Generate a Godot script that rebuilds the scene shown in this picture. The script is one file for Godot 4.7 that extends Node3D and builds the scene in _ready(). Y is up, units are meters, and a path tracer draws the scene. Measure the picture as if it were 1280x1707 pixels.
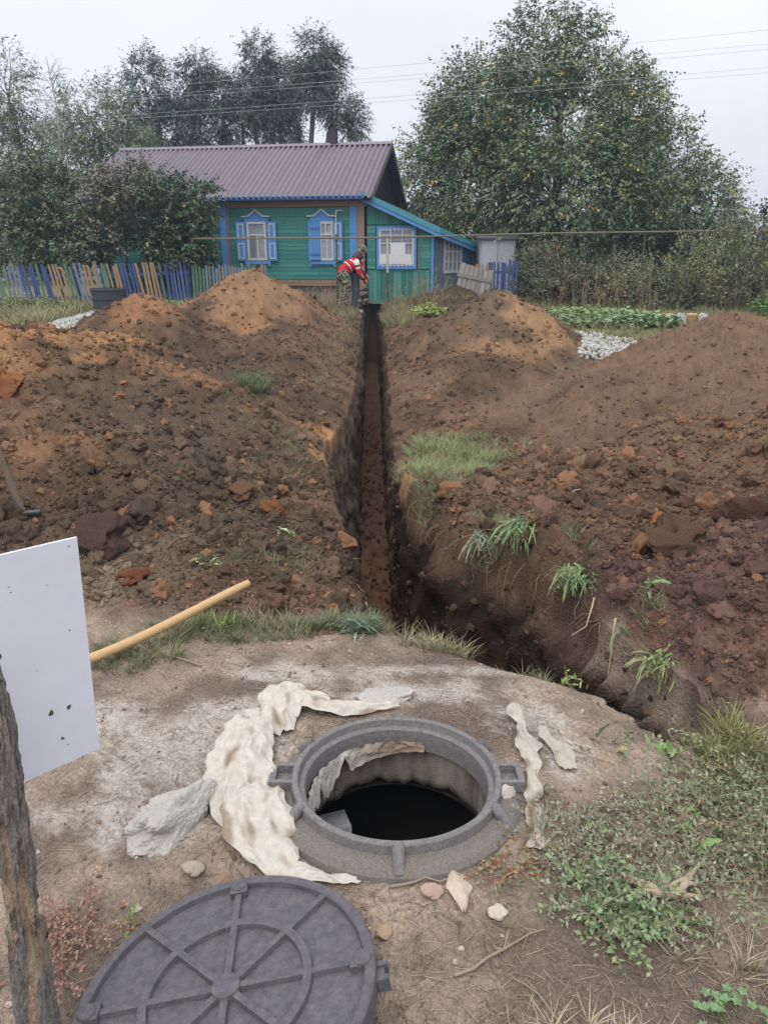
extends Node3D

# ---------------------------------------------------------------- mesh builder
class MB:
	var v := PackedVector3Array()
	var n := PackedVector3Array()
	var c := PackedColorArray()
	var ix := PackedInt32Array()
	func tri(a: Vector3, b: Vector3, d: Vector3, col := Color.WHITE) -> void:
		var m := (d - a).cross(b - a).normalized()
		var s := v.size()
		v.append(a); v.append(b); v.append(d)
		for i in 3:
			n.append(m); c.append(col); ix.append(s + i)
	func quad(a: Vector3, b: Vector3, d: Vector3, e: Vector3, col := Color.WHITE) -> void:
		var m := (d - a).cross(b - a).normalized()
		var s := v.size()
		v.append(a); v.append(b); v.append(d); v.append(e)
		for i in 4:
			n.append(m); c.append(col)
		for i in [0, 1, 2, 0, 2, 3]:
			ix.append(s + i)
	func box(o: Vector3, s: Vector3, col := Color.WHITE, b := Basis()) -> void:
		var x := b.x * s.x * 0.5
		var y := b.y * s.y * 0.5
		var z := b.z * s.z * 0.5
		quad(o - x + y + z, o + x + y + z, o + x - y + z, o - x - y + z, col)
		quad(o + x + y - z, o - x + y - z, o - x - y - z, o + x - y - z, col)
		quad(o + x + y + z, o + x + y - z, o + x - y - z, o + x - y + z, col)
		quad(o - x + y - z, o - x + y + z, o - x - y + z, o - x - y - z, col)
		quad(o - x + y - z, o + x + y - z, o + x + y + z, o - x + y + z, col)
		quad(o - x - y + z, o + x - y + z, o + x - y - z, o - x - y - z, col)
	func tube(p: Array, r: Array, sides: int, col := Color.WHITE, cap := true) -> void:
		var K := p.size()
		var s := v.size()
		var side := Vector3.ZERO
		for i in K:
			var t: Vector3 = (p[mini(i + 1, K - 1)] - p[maxi(i - 1, 0)]).normalized()
			if i == 0:
				side = t.cross(Vector3.UP if absf(t.y) < 0.9 else Vector3.RIGHT).normalized()
			else:
				side = (side - t * side.dot(t)).normalized()
			var up := t.cross(side)
			for j in sides:
				var a := TAU * j / sides
				var d := side * cos(a) + up * sin(a)
				v.append(p[i] + d * r[i]); n.append(d); c.append(col)
		for i in K - 1:
			for j in sides:
				var a := s + i * sides + j
				var b := s + i * sides + (j + 1) % sides
				for q in [a, a + sides, b, b, a + sides, b + sides]:
					ix.append(q)
		if cap:
			for e in [0, K - 1]:
				var t: Vector3 = (p[1] - p[0]).normalized() * -1.0 if e == 0 else (p[K - 1] - p[K - 2]).normalized()
				var m := v.size()
				v.append(p[e]); n.append(t); c.append(col)
				for j in sides:
					v.append(v[s + e * sides + j]); n.append(t); c.append(col)
				for j in sides:
					var a := m + 1 + j
					var b := m + 1 + (j + 1) % sides
					for q in ([m, a, b] if e == 0 else [m, b, a]):
						ix.append(q)
	# profile points (radius, height) from top or bottom, outward faces when the profile runs upwards
	func lathe(p: Array, sides: int, xf := Transform3D(), col := Color.WHITE, wob := 0.0, seedv := 0.0) -> void:
		for i in p.size() - 1:
			var a: Vector2 = p[i]
			var b: Vector2 = p[i + 1]
			var nn := Vector2(b.y - a.y, a.x - b.x).normalized()
			var s := v.size()
			for j in sides + 1:
				var t := TAU * j / sides
				var d := Vector3(cos(t), 0, sin(t))
				var w := 1.0 + wob * (sin(t * 3.0 + seedv) + sin(t * 7.0 + seedv * 2.0)) * 0.5
				v.append(xf * (d * a.x * w + Vector3.UP * a.y)); v.append(xf * (d * b.x * w + Vector3.UP * b.y))
				var m := xf.basis * (d * nn.x + Vector3.UP * nn.y)
				n.append(m); n.append(m); c.append(col); c.append(col)
			for j in sides:
				var q := s + j * 2
				for k in [q, q + 3, q + 1, q, q + 2, q + 3]:
					ix.append(k)
	# indexed grid with smooth normals: pts row by row
	func grid(pts: PackedVector3Array, cols: PackedColorArray, w: int, h: int, closed := false) -> void:
		var s := v.size()
		var nn := PackedVector3Array()
		nn.resize(pts.size())
		var f := PackedInt32Array()
		for i in h - 1:
			for j in (w if closed else w - 1):
				var a := i * w + j
				var b := i * w + (j + 1) % w
				for q in [[a, b, a + w], [b, b + w, a + w]]:
					var m := (pts[q[2]] - pts[q[0]]).cross(pts[q[1]] - pts[q[0]])
					for k in q:
						nn[k] += m
						f.append(s + k)
		for i in pts.size():
			v.append(pts[i]); n.append(nn[i].normalized()); c.append(cols[i])
		ix.append_array(f)
	# adds a template mesh's triangles at a transform
	func add(t: MB, xf: Transform3D, col: Color) -> void:
		var s := v.size()
		for i in t.v.size():
			v.append(xf * t.v[i]); n.append((xf.basis * t.n[i]).normalized()); c.append(t.c[i] * col)
		for i in t.ix:
			ix.append(s + i)
	func mesh() -> ArrayMesh:
		var a := []
		a.resize(Mesh.ARRAY_MAX)
		a[Mesh.ARRAY_VERTEX] = v
		a[Mesh.ARRAY_NORMAL] = n
		a[Mesh.ARRAY_COLOR] = c
		a[Mesh.ARRAY_INDEX] = ix
		var m := ArrayMesh.new()
		m.add_surface_from_arrays(Mesh.PRIMITIVE_TRIANGLES, a)
		return m

# ---------------------------------------------------------------- objects
var taken := {}
var rng := RandomNumberGenerator.new()

func numbered(called: String) -> String:
	var k: int = taken.get(called, 0)
	taken[called] = k + 1
	return called if k == 0 else "%s_%03d" % [called, k]

func thing(called: String, label: String, category: String, at := Vector3.ZERO, turn := 0.0, group := "") -> Node3D:
	var o := Node3D.new()
	o.name = numbered(called)
	add_child(o, true)
	o.position = at
	o.rotation.y = turn
	tag(o, label, category, group)
	return o

func tag(o: Node3D, label: String, category := "", group := "", kind := "") -> void:
	o.set_meta("label", label)
	if category: o.set_meta("category", category)
	if group: o.set_meta("group", group)
	if kind: o.set_meta("kind", kind)

func part(called: String, b: MB, m: Material, parent: Node, label := "") -> MeshInstance3D:
	return partm(called, b.mesh(), m, parent, label)

func partm(called: String, me: Mesh, m: Material, parent: Node, label := "") -> MeshInstance3D:
	var o := MeshInstance3D.new()
	o.name = called if parent != self else numbered(called)
	if parent != self and parent.has_node(NodePath(called)):
		var k := 1
		while parent.has_node(NodePath("%s_%03d" % [called, k])):
			k += 1
		o.name = "%s_%03d" % [called, k]
	o.mesh = me
	o.material_override = m
	parent.add_child(o, true)
	if label: o.set_meta("label", label)
	return o

func solo(called: String, b: MB, m: Material, label: String, category: String, group := "", at := Vector3.ZERO) -> MeshInstance3D:
	var o := part(called, b, m, self)
	o.position = at
	tag(o, label, category, group)
	return o

func stuff(called: String, me: Mesh, m: Material, xs: Array, cs: Array, label: String, parent: Node = self) -> MultiMeshInstance3D:
	var mm := MultiMesh.new()
	mm.transform_format = MultiMesh.TRANSFORM_3D
	mm.use_colors = true
	mm.mesh = me
	mm.instance_count = xs.size()
	for i in xs.size():
		mm.set_instance_transform(i, xs[i])
		mm.set_instance_color(i, cs[i])
	var o := MultiMeshInstance3D.new()
	o.name = numbered(called)
	o.multimesh = mm
	o.material_override = m
	parent.add_child(o, true)
	tag(o, label, "", "", "stuff")
	return o

# ---------------------------------------------------------------- colours, materials
func S(r: float, g: float, b: float) -> Color:          # an sRGB colour as a linear vertex colour
	return Color(r / 255.0, g / 255.0, b / 255.0).srgb_to_linear()

var tex := {}
func noise_tex(key: String, fr: float, oct: int, lo: float, hi: float, type := FastNoiseLite.TYPE_SIMPLEX_SMOOTH, size := 1024, gain := 0.55) -> NoiseTexture2D:
	if not tex.has(key):
		var f := FastNoiseLite.new()
		f.noise_type = type
		f.seed = key.hash() % 1000
		f.frequency = fr
		f.fractal_type = FastNoiseLite.FRACTAL_FBM
		f.fractal_octaves = oct
		f.fractal_gain = gain
		if type == FastNoiseLite.TYPE_CELLULAR:
			f.cellular_return_type = FastNoiseLite.RETURN_DISTANCE
		var t := NoiseTexture2D.new()
		t.width = size
		t.height = size
		t.seamless = true
		t.noise = f
		var g := Gradient.new()
		g.set_color(0, Color(lo, lo, lo))
		g.set_color(1, Color(hi, hi, hi))
		t.color_ramp = g
		tex[key] = t
	return tex[key]

func mat(col: Color, rough := 0.85, grain := "", scale := Vector3.ONE, bump := "", depth := 0.0, spec := 0.4) -> StandardMaterial3D:
	var m := StandardMaterial3D.new()
	m.albedo_color = col
	m.roughness = rough
	m.metallic_specular = spec
	m.vertex_color_use_as_albedo = true
	if grain or bump:
		m.uv1_triplanar = true
		m.uv1_world_triplanar = true
		m.uv1_scale = scale
	if grain:
		m.albedo_texture = tex[grain]
	if bump:
		m.heightmap_enabled = true
		m.heightmap_texture = tex[bump]
		m.heightmap_scale = depth
	return m

func paint(r: float, g: float, b: float, rough := 0.7, grain := "worn", scale := Vector3(1.7, 1.7, 1.7), bump := "rough", depth := 0.3) -> StandardMaterial3D:
	return mat(Color(r / 255.0, g / 255.0, b / 255.0), rough, grain, scale, bump, depth)

func nz(sd: int, fr: float, oct := 3, type := FastNoiseLite.TYPE_SIMPLEX_SMOOTH) -> FastNoiseLite:
	var f := FastNoiseLite.new()
	f.seed = sd
	f.noise_type = type
	f.frequency = fr
	f.fractal_type = FastNoiseLite.FRACTAL_FBM if oct > 1 else FastNoiseLite.FRACTAL_NONE
	f.fractal_octaves = oct
	return f

func rr(a: float, b: float) -> float:
	return rng.randf_range(a, b)

func rv() -> Vector3:
	return Vector3(rr(-1, 1), rr(-1, 1), rr(-1, 1))

func rbasis(s := 1.0) -> Basis:
	return Basis.from_euler(Vector3(rr(0, TAU), rr(0, TAU), rr(0, TAU))).scaled(Vector3.ONE * s)

# ---------------------------------------------------------------- the lie of the land
# D is the distance north of the photographer (z = -D)
var n_big := nz(11, 0.55, 3)
var n_mid := nz(12, 2.2, 3)
var n_lump := nz(13, 6.5, 1, FastNoiseLite.TYPE_CELLULAR)
var n_clod := nz(17, 15.0, 1, FastNoiseLite.TYPE_CELLULAR)
var n_fine := nz(14, 14.0, 3)
var n_col := nz(15, 1.1, 4)
var n_col2 := nz(16, 3.7, 4)
var LIP_L := [[2.2, 1.10], [2.32, 1.07], [2.42, 1.04], [2.52, 0.99], [2.67, 0.89], [2.78, 0.72], [2.91, 0.50], [3.02, 0.33], [3.19, 0.11], [3.25, -0.11], [3.8, -0.13], [4.3, -0.19], [4.9, -0.31], [5.8, -0.45], [6.85, -0.54], [7.4, -0.46], [7.9, -0.42], [9.8, -0.40], [12.8, -0.42], [17, -0.52], [22.6, -0.64]]
var LIP_R := [[2.2, 1.16], [2.32, 1.18], [2.5, 1.2], [2.6, 1.17], [2.72, 1.14], [2.92, 1.07], [3.33, 0.92], [3.7, 0.77], [4.06, 0.57], [4.39, 0.40], [5.14, 0.23], [5.8, 0.14], [6.6, 0.11], [7.9, 0.09], [9.4, 0.07], [12.8, 0.04], [17, 0.0], [22.6, -0.10]]
var FL_L := [[2.2, 1.08], [2.7, 0.92], [2.8, 0.70], [3.0, 0.34], [3.19, 0.08], [3.3, -0.2], [5, -0.26], [6.6, -0.29], [10, -0.38], [17, -0.50], [22.6, -0.62]]
var FL_R := [[2.2, 1.10], [2.7, 1.05], [3.0, 0.78], [3.3, 0.5], [4.0, 0.26], [5, 0.17], [6.6, 0.13], [10, 0.06], [17, -0.04], [22.6, -0.15]]
# x, D, height over the plain, radius, stretch along D
var HEAPS := [[-3.7, 7.0, 1.12, 3.9, 1.0], [-6.4, 8.2, 1.2, 3.6, 1.0], [-3.5, 9.3, 0.76, 1.7, 1.0], [-3.46, 11.0, 1.06, 1.9, 1.0], [-2.45, 14.5, 1.12, 2.2, 1.0], [-1.7, 10.6, 0.45, 1.3, 1.4], [-1.9, 5.4, 0.30, 1.0, 1.2], [-1.5, 8.4, 0.34, 1.0, 1.5], [-1.5, 12.6, 0.40, 1.3, 1.3],
	[1.72, 12.0, 1.02, 1.75, 1.15], [1.15, 9.8, 0.45, 1.5, 1.2], [3.8, 8.0, 1.14, 2.4, 1.0], [4.3, 5.4, 1.0, 3.3, 1.0], [2.1, 3.1, 0.42, 1.15, 1.2], [1.85, 2.55, 0.30, 0.85, 0.8], [6.0, 7.2, 1.1, 3.2, 1.0], [1.75, 19.6, 0.52, 1.5, 1.0], [-1.3, 4.5, 0.16, 1.2, 1.4], [1.25, 3.7, 0.2, 0.8, 1.2]]

func step(a: float, d: float) -> float:
	return smoothstep(a, a + 0.4, d)

func tab(t: Array, d: float) -> float:
	if d <= t[0][0]: return t[0][1]
	for i in range(1, t.size()):
		if d <= t[i][0]:
			var a: Array = t[i - 1]
			var b: Array = t[i]
			return lerpf(a[1], b[1], (d - a[0]) / (b[0] - a[0]))
	return t[-1][1]

func plain(d: float) -> float:
	return 0.38 * smoothstep(6.0, 17.5, d) + 0.07 * smoothstep(17.0, 21.0, d)

func heap(x: float, d: float) -> float:
	var h := 0.0
	for e in HEAPS:
		var dx: float = (x - e[0]) / e[3]
		var dd: float = (d - e[1]) / (e[3] * e[4])
		var q := dx * dx + dd * dd
		if q < 1.0:
			q = sqrt(q)
			var t: float = e[2] * (1.0 - sqrt(q * q + 0.0036) + 0.03)
			t = maxf(t, 0.0)
			# smooth maximum
			var k := 0.10
			var m := maxf(k - absf(h - t), 0.0) / k
			h = maxf(h, t) + m * m * k * 0.25 * smoothstep(0.0, 0.05, minf(h, t) + 0.0)
	return h

func gh(x: float, d: float, xl := 99.0, xr := 99.0) -> float:
	if xl > 90.0:
		xl = tab(LIP_L, d)
		xr = tab(LIP_R, d)
	var lip := minf(absf(x - xl), absf(x - xr))
	var hp := heap(x, d)
	if d > 2.35 and d < 22.0:
		hp *= 1.0 if x > xr and d < 6.0 else lerpf(0.4, 1.0, smoothstep(0.0, 0.9, lip))
		hp += 0.17 * smoothstep(0.0, 0.10, x - xr) * smoothstep(6.2, 4.6, d) * smoothstep(2.35, 2.8, d)
	# the well's own mound stays clear of the spoil
	var mound := 0.0
	if d < 3.4:
		mound = 1.0 - smoothstep(2.9, 3.3, d + maxf(0.0, absf(x + 0.1) - 1.0) * 0.35)
		if x < 1.0:
			hp *= 1.0 - mound
	var m := smoothstep(0.02, 0.2, hp)
	var y := plain(d) + hp
	if d < 60.0 and absf(x) < 30.0:
		y += m * (0.10 * n_big.get_noise_2d(x * 1.6, d * 1.6) + 0.05 * n_mid.get_noise_2d(x, d))
		var cl := n_lump.get_noise_2d(x, d) + 1.0
		var co := n_clod.get_noise_2d(x + 3.0, d) + 1.0
		y += (0.25 + 0.75 * m) * (1.0 - mound) * (0.045 * (0.5 - cl) + 0.022 * (0.5 - co))
		y += 0.012 * n_mid.get_noise_2d(x * 0.8 + 40.0, d * 0.8) * (2.0 - mound) + 0.006 * n_fine.get_noise_2d(x, d)
		var wr := Vector2(x - 0.05, d - 1.99).length()
		y += 0.034 * (1.0 - smoothstep(0.42, 0.75, wr)) + 0.012 * n_mid.get_noise_2d(x * 1.4, d * 1.4) * (1.0 - smoothstep(0.42, 0.75, wr))
		y -= 0.05 * (1.0 - smoothstep(0.3, 0.52, Vector2(x + 0.368, d - 1.284).length()))
		if d > 2.3 and d < 22.5 and not (x > xr and d < 6.0):
			y -= 0.09 * exp(-lip * lip / 0.012) * (1.0 - 0.4 * mound)
	return y

func on_ground(x: float, d: float, up := 0.0) -> Vector3:
	return Vector3(x, gh(x, d) + up, -d)

# patches of soil: x, D, radius, red, green, blue, strength
var CLAY := [[-2.6, 8.1, 0.7, 146, 104, 76, 0.8], [-1.9, 6.9, 0.6, 138, 98, 74, 0.8], [-3.0, 4.7, 0.6, 146, 102, 76, 0.8], [-1.3, 6.0, 0.4, 134, 96, 74, 0.7], [-0.9, 5.0, 0.35, 138, 98, 74, 0.7], [-3.6, 6.3, 1.0, 152, 108, 78, 0.9], [-2.3, 5.0, 0.7, 142, 100, 74, 0.7], [-2.9, 7.6, 0.7, 150, 108, 76, 0.8], [-3.3, 9.1, 0.95, 158, 113, 76, 1.0], [-3.4, 10.8, 0.55, 146, 102, 74, 0.8], [-2.4, 14.4, 1.4, 140, 104, 80, 0.9], [-2.2, 12.9, 0.5, 150, 106, 76, 0.8],
	[-2.4, 9.6, 0.9, 78, 64, 56, 0.9], [-1.5, 8.1, 1.0, 84, 68, 60, 0.9], [-1.6, 5.6, 1.1, 88, 72, 63, 0.9], [-1.0, 4.3, 0.8, 82, 67, 58, 0.9], [-2.0, 4.2, 0.9, 84, 66, 57, 0.8], [-1.4, 3.4, 0.6, 88, 66, 56, 0.9],
	[1.9, 11.5, 0.8, 146, 110, 84, 0.9], [1.5, 10.4, 0.6, 142, 106, 80, 0.9], [2.3, 11.3, 0.7, 146, 110, 82, 1.0], [1.5, 11.8, 0.5, 92, 76, 68, 0.9], [1.75, 11.0, 0.3, 88, 72, 64, 0.9], [1.1, 11.4, 0.6, 104, 84, 72, 0.8], [1.4, 9.4, 0.5, 88, 68, 58, 0.8], [-0.56, 7.1, 0.28, 165, 116, 80, 1.0], [-0.5, 6.3, 0.2, 158, 112, 80, 1.0], [0.2, 5.7, 0.24, 176, 128, 88, 1.0], [0.1, 6.3, 0.16, 150, 106, 76, 0.9],
	[3.6, 7.7, 2.4, 116, 88, 72, 1.0], [4.2, 5.2, 2.6, 112, 84, 69, 1.0], [2.0, 5.2, 1.6, 110, 83, 68, 1.0], [1.5, 3.7, 1.0, 98, 74, 62, 1.0], [2.0, 3.0, 0.9, 94, 72, 61, 1.0], [1.75, 19.6, 1.6, 72, 58, 50, 1.0]]
# pale crust round the well: x, D, radius along x, along D
var CRUST := [[-0.7, 2.2, 0.42, 0.34], [-0.82, 1.92, 0.3, 0.16], [0.1, 2.62, 0.42, 0.14], [-0.35, 2.78, 0.35, 0.1], [0.55, 2.45, 0.2, 0.12], [-1.0, 2.45, 0.25, 0.16], [0.62, 2.2, 0.12, 0.14], [-0.6, 2.5, 0.3, 0.12], [0.2, 2.8, 0.4, 0.06]]

func soil(x: float, d: float, y: float) -> Color:
	var a := n_col.get_noise_2d(x, d)
	var b := n_col2.get_noise_2d(x, d)
	var f := n_fine.get_noise_2d(x * 1.7, d * 1.7)
	var hp := y - plain(d)
	var m := smoothstep(0.03, 0.16, hp + b * 0.06)
	# open ground: dry earth near, thin dry grass far off
	var base := S(128, 108, 92).lerp(S(108, 90, 76), clampf(0.5 + b, 0, 1))
	base = base.lerp(S(112, 108, 80).lerp(S(128, 118, 92), clampf(0.5 + a, 0, 1)), smoothstep(9.0, 14.0, d + a * 2.0))
	if d < 4.0:
		var near := S(158, 139, 118).lerp(S(118, 103, 88), clampf(0.42 + b * 1.1 + a * 0.4, 0, 1))
		near = near.lerp(S(112, 97, 83), smoothstep(0.1, 0.5, a + 0.35 * smoothstep(1.9, 1.2, d)))
		base = near.lerp(base, smoothstep(3.0, 3.6, d))
		var w := 0.0
		for e in CRUST:
			var q := Vector2((x - e[0]) / e[2], (d - e[1]) / e[3]).length()
			w = maxf(w, smoothstep(1.15, 0.3, q + b * 0.75 + f * 0.3))
		base = base.lerp(S(190, 181, 166).lerp(S(164, 153, 138), clampf(0.5 + f * 1.2, 0, 1)), w * 0.7)
		m *= smoothstep(2.9, 3.3, d) if x < 1.0 else 1.0
	var e2 := S(112, 85, 69).lerp(S(84, 66, 56), clampf(0.5 + a * 1.2, 0, 1))
	for e in CLAY:
		var q: float = Vector2(x - e[0], d - e[1]).length() / e[2]
		if q < 1.6:
			var w: float = smoothstep(1.2, 0.45, q + a * 0.7 + b * 0.5) * e[6]
			e2 = e2.lerp(S(e[3], e[4], e[5]), w)
	e2 *= 1.0 + 0.35 * f + 0.2 * b
	var xl := tab(LIP_L, d)
	var xr := tab(LIP_R, d)
	if d > 3.1 and d < 22.0 and x > xl - 1.6 and x < xr + 3.0:   # trampled spoil all along the trench
		m = maxf(m, smoothstep(1.5, 0.6, minf(absf(x - xl), absf(x - xr) * (0.5 if x > xr else 1.0)) + b * 0.4))
	var o := base.lerp(e2, m)
	var lum := o.r * 0.3 + o.g * 0.55 + o.b * 0.15
	return Color(lerpf(o.r, lum, 0.13) * lerpf(1.0, 0.97, step(3.2, d)), lerpf(o.g, lum, 0.1) * lerpf(1.0, 1.03, step(3.2, d)), lerpf(o.b, lum, 0.1) * lerpf(1.06, 0.95, step(3.2, d))) * 1.56

var wall_pts: Array = []

func build_ground(m: Material) -> void:
	var ds := PackedFloat32Array()
	for q in [-60.0, -30.0, -15.0, -8.0, -4.0, -2.0, -1.0, -0.3, 0.2, 0.55, 0.8]:
		ds.append(q)
	var d := 0.95
	while d < 22.4:
		ds.append(d)
		d += minf(d * (0.0045 if d > 2.25 and d < 3.4 else 0.0072), 0.1)
	d = 22.5
	while d < 600.0:
		ds.append(d)
		d *= 1.06
	var side := PackedFloat32Array()
	var NF := 190
	for j in NF:
		side.append(j / (NF - 1.0))
	var q := 1.03
	for j in 28:
		side.append(q)
		q = 1.0 + (q - 1.0) * 1.3 + 0.005
	var NS := side.size()
	var WL := 34
	var WF := 12
	var W := NS * 2 + WL * 2 + WF
	var pts := PackedVector3Array()
	var cols := PackedColorArray()
	var n_w := nz(31, 2.6, 4)
	var n_s := nz(32, 9.0, 2)
	for dd in ds:
		var xl := tab(LIP_L, dd)
		var xr := tab(LIP_R, dd)
		var open := dd > 2.25 and dd < 22.35
		if dd > 3.4:
			xl += 0.05 * n_mid.get_noise_2d(1.0, dd * 0.7) + 0.02 * n_fine.get_noise_2d(5.0, dd * 0.4)
			xr += 0.05 * n_mid.get_noise_2d(9.0, dd * 0.7) + 0.02 * n_fine.get_noise_2d(15.0, dd * 0.4)
		elif open:
			var jw := 0.03 * n_mid.get_noise_2d(xl * 1.5, dd * 1.5) + 0.012 * n_fine.get_noise_2d(xl, dd)
			xl += jw
		if not open:
			var mid := (tab(LIP_L, dd) + tab(LIP_R, dd)) * 0.5
			xl = mid - 0.012
			xr = mid + 0.012
		var reach := maxf(dd, 0.95) * 0.66
		var reach_l := reach + xl
		var reach_r := maxf(reach - xr, reach * 0.3)
		for j in NS:
			var x: float = xl - side[NS - 1 - j] * reach_l
			var y := gh(x, dd, xl, xr)
			pts.append(Vector3(x, y, -dd))
			cols.append(soil(x, dd, y))
		var depth := 0.0
		if open:
			depth = smoothstep(0.0, 0.22, xr - xl)
		var yl := gh(xl, dd, xl, xr)
		var yr := gh(xr, dd, xl, xr)
		var fl := tab(FL_L, dd)
		var fr := tab(FL_R, dd)
		var yf := -1.5 + 0.22 * smoothstep(6.0, 20.0, dd)
		for sgn in [-1, 1]:
			if sgn == 1:       # floor between the walls
				for j in WF:
					var t := (j + 0.5) / WF
					var x := lerpf(xl, xr, t)
					var y := lerpf(yl, yr, t)
					if depth > 0.0:
						x = lerpf(x, lerpf(fl, fr, t), depth)
						y = lerpf(y, yf + 0.05 * n_mid.get_noise_2d(x, dd) + 0.03 * n_clod.get_noise_2d(x, dd) + 0.02 * n_fine.get_noise_2d(x, dd), depth)
					pts.append(Vector3(x, y, -dd))
					var k := 0.5 + 0.5 * n_col2.get_noise_2d(x, dd)
					var fc := S(146, 110, 88).lerp(S(116, 88, 72), clampf(k, 0, 1)) * (1.0 + 0.4 * n_fine.get_noise_2d(x * 2.0, dd * 2.0))
					cols.append(fc)
			for j in WL:
				var t := (j + 1.0) / (WL + 1.0) if sgn == -1 else 1.0 - (j + 0.5) / WL
				var x0 := xl if sgn == -1 else xr
				var x1 := fl if sgn == -1 else fr
				var y0 := yl if sgn == -1 else yr
				var ex := t
				if sgn == 1 and dd < 5.8:
					ex = pow(t, 2.0)
				elif sgn == -1 and dd > 4.6:
					ex = smoothstep(0.35, 1.0, t)
				var x := lerpf(x0, x1, ex)
				var y := lerpf(y0, yf, t)
				var bump := 0.07 * n_w.get_noise_3d(y * 0.8, dd * 1.2, sgn * 7.0) + 0.035 * n_s.get_noise_2d(dd * 1.3, y * 0.22 + sgn) + 0.03 * n_clod.get_noise_3d(y * 0.7 + sgn * 5.0, dd * 0.7, x * 0.7) + 0.03 * n_lump.get_noise_3d(y, dd, x)
				if sgn == 1 and dd < 5.2: bump *= 1.6
				x += sgn * bump * smoothstep(0.0, 0.15, t)
				if depth < 1.0:
					x = lerpf(x0, x, depth)
					y = lerpf(y0, y, depth)
				if dd < 7.0 and depth > 0.9 and rng.randf() < 0.09: wall_pts.append([Vector3(x, y, -dd), sgn])
				pts.append(Vector3(x, y, -dd))
				var layer := t + 0.25 * n_w.get_noise_2d(dd, y * 2.0)
				var cc := (S(104, 88, 76) if sgn == -1 else S(72, 58, 49)).lerp(S(88, 74, 65) if sgn == -1 else S(60, 48, 42), smoothstep(0.1, 0.35, layer))  # right wall: dark soil, darkened further so the pit's shade sits in its colour
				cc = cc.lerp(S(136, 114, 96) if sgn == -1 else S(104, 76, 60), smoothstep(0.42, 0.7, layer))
				if sgn == -1 and dd > 4.6:
					cc = cc.lerp(S(172, 152, 132), clampf(0.4 + n_s.get_noise_2d(dd * 2.0, y * 0.3), 0.0, 0.75))
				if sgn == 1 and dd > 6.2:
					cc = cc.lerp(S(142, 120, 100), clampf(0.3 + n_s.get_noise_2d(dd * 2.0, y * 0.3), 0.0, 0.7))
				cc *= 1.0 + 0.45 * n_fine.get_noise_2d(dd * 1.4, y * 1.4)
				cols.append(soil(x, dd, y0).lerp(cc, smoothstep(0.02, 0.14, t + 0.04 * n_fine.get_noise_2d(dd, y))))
		for j in NS:
			var x: float = xr + side[j] * reach_r
			var y := gh(x, dd, xl, xr)
			pts.append(Vector3(x, y, -dd))
			cols.append(soil(x, dd, y))
	var H := ds.size()
	var nn := PackedVector3Array()
	nn.resize(pts.size())
	var ix := PackedInt32Array()
	for i in H - 1:
		for j in W - 1:
			var a := i * W + j
			var p := pts[a]
			if Vector2(p.x - WELL.x, p.z - WELL.z).length() < 0.357:
				continue
			var b := a + 1
			var e := a + W
			var fn := (pts[b] - p).cross(pts[e] - p)
			nn[a] += fn; nn[b] += fn; nn[e] += fn; nn[e + 1] += fn
			ix.append(a); ix.append(e); ix.append(b)
			ix.append(b); ix.append(e); ix.append(e + 1)
	for i in nn.size():
		nn[i] = nn[i].normalized() if nn[i].length() > 1e-12 else Vector3.UP
	var arr := []
	arr.resize(Mesh.ARRAY_MAX)
	arr[Mesh.ARRAY_VERTEX] = pts
	arr[Mesh.ARRAY_NORMAL] = nn
	arr[Mesh.ARRAY_COLOR] = cols
	arr[Mesh.ARRAY_INDEX] = ix
	var me := ArrayMesh.new()
	me.add_surface_from_arrays(Mesh.PRIMITIVE_TRIANGLES, arr)
	var o := partm("ground", me, m, self)
	tag(o, "bare earth with heaps of dug brown soil and a deep narrow trench", "ground", "", "structure")

const WELL := Vector3(0.041, 0, -2.03)

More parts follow.
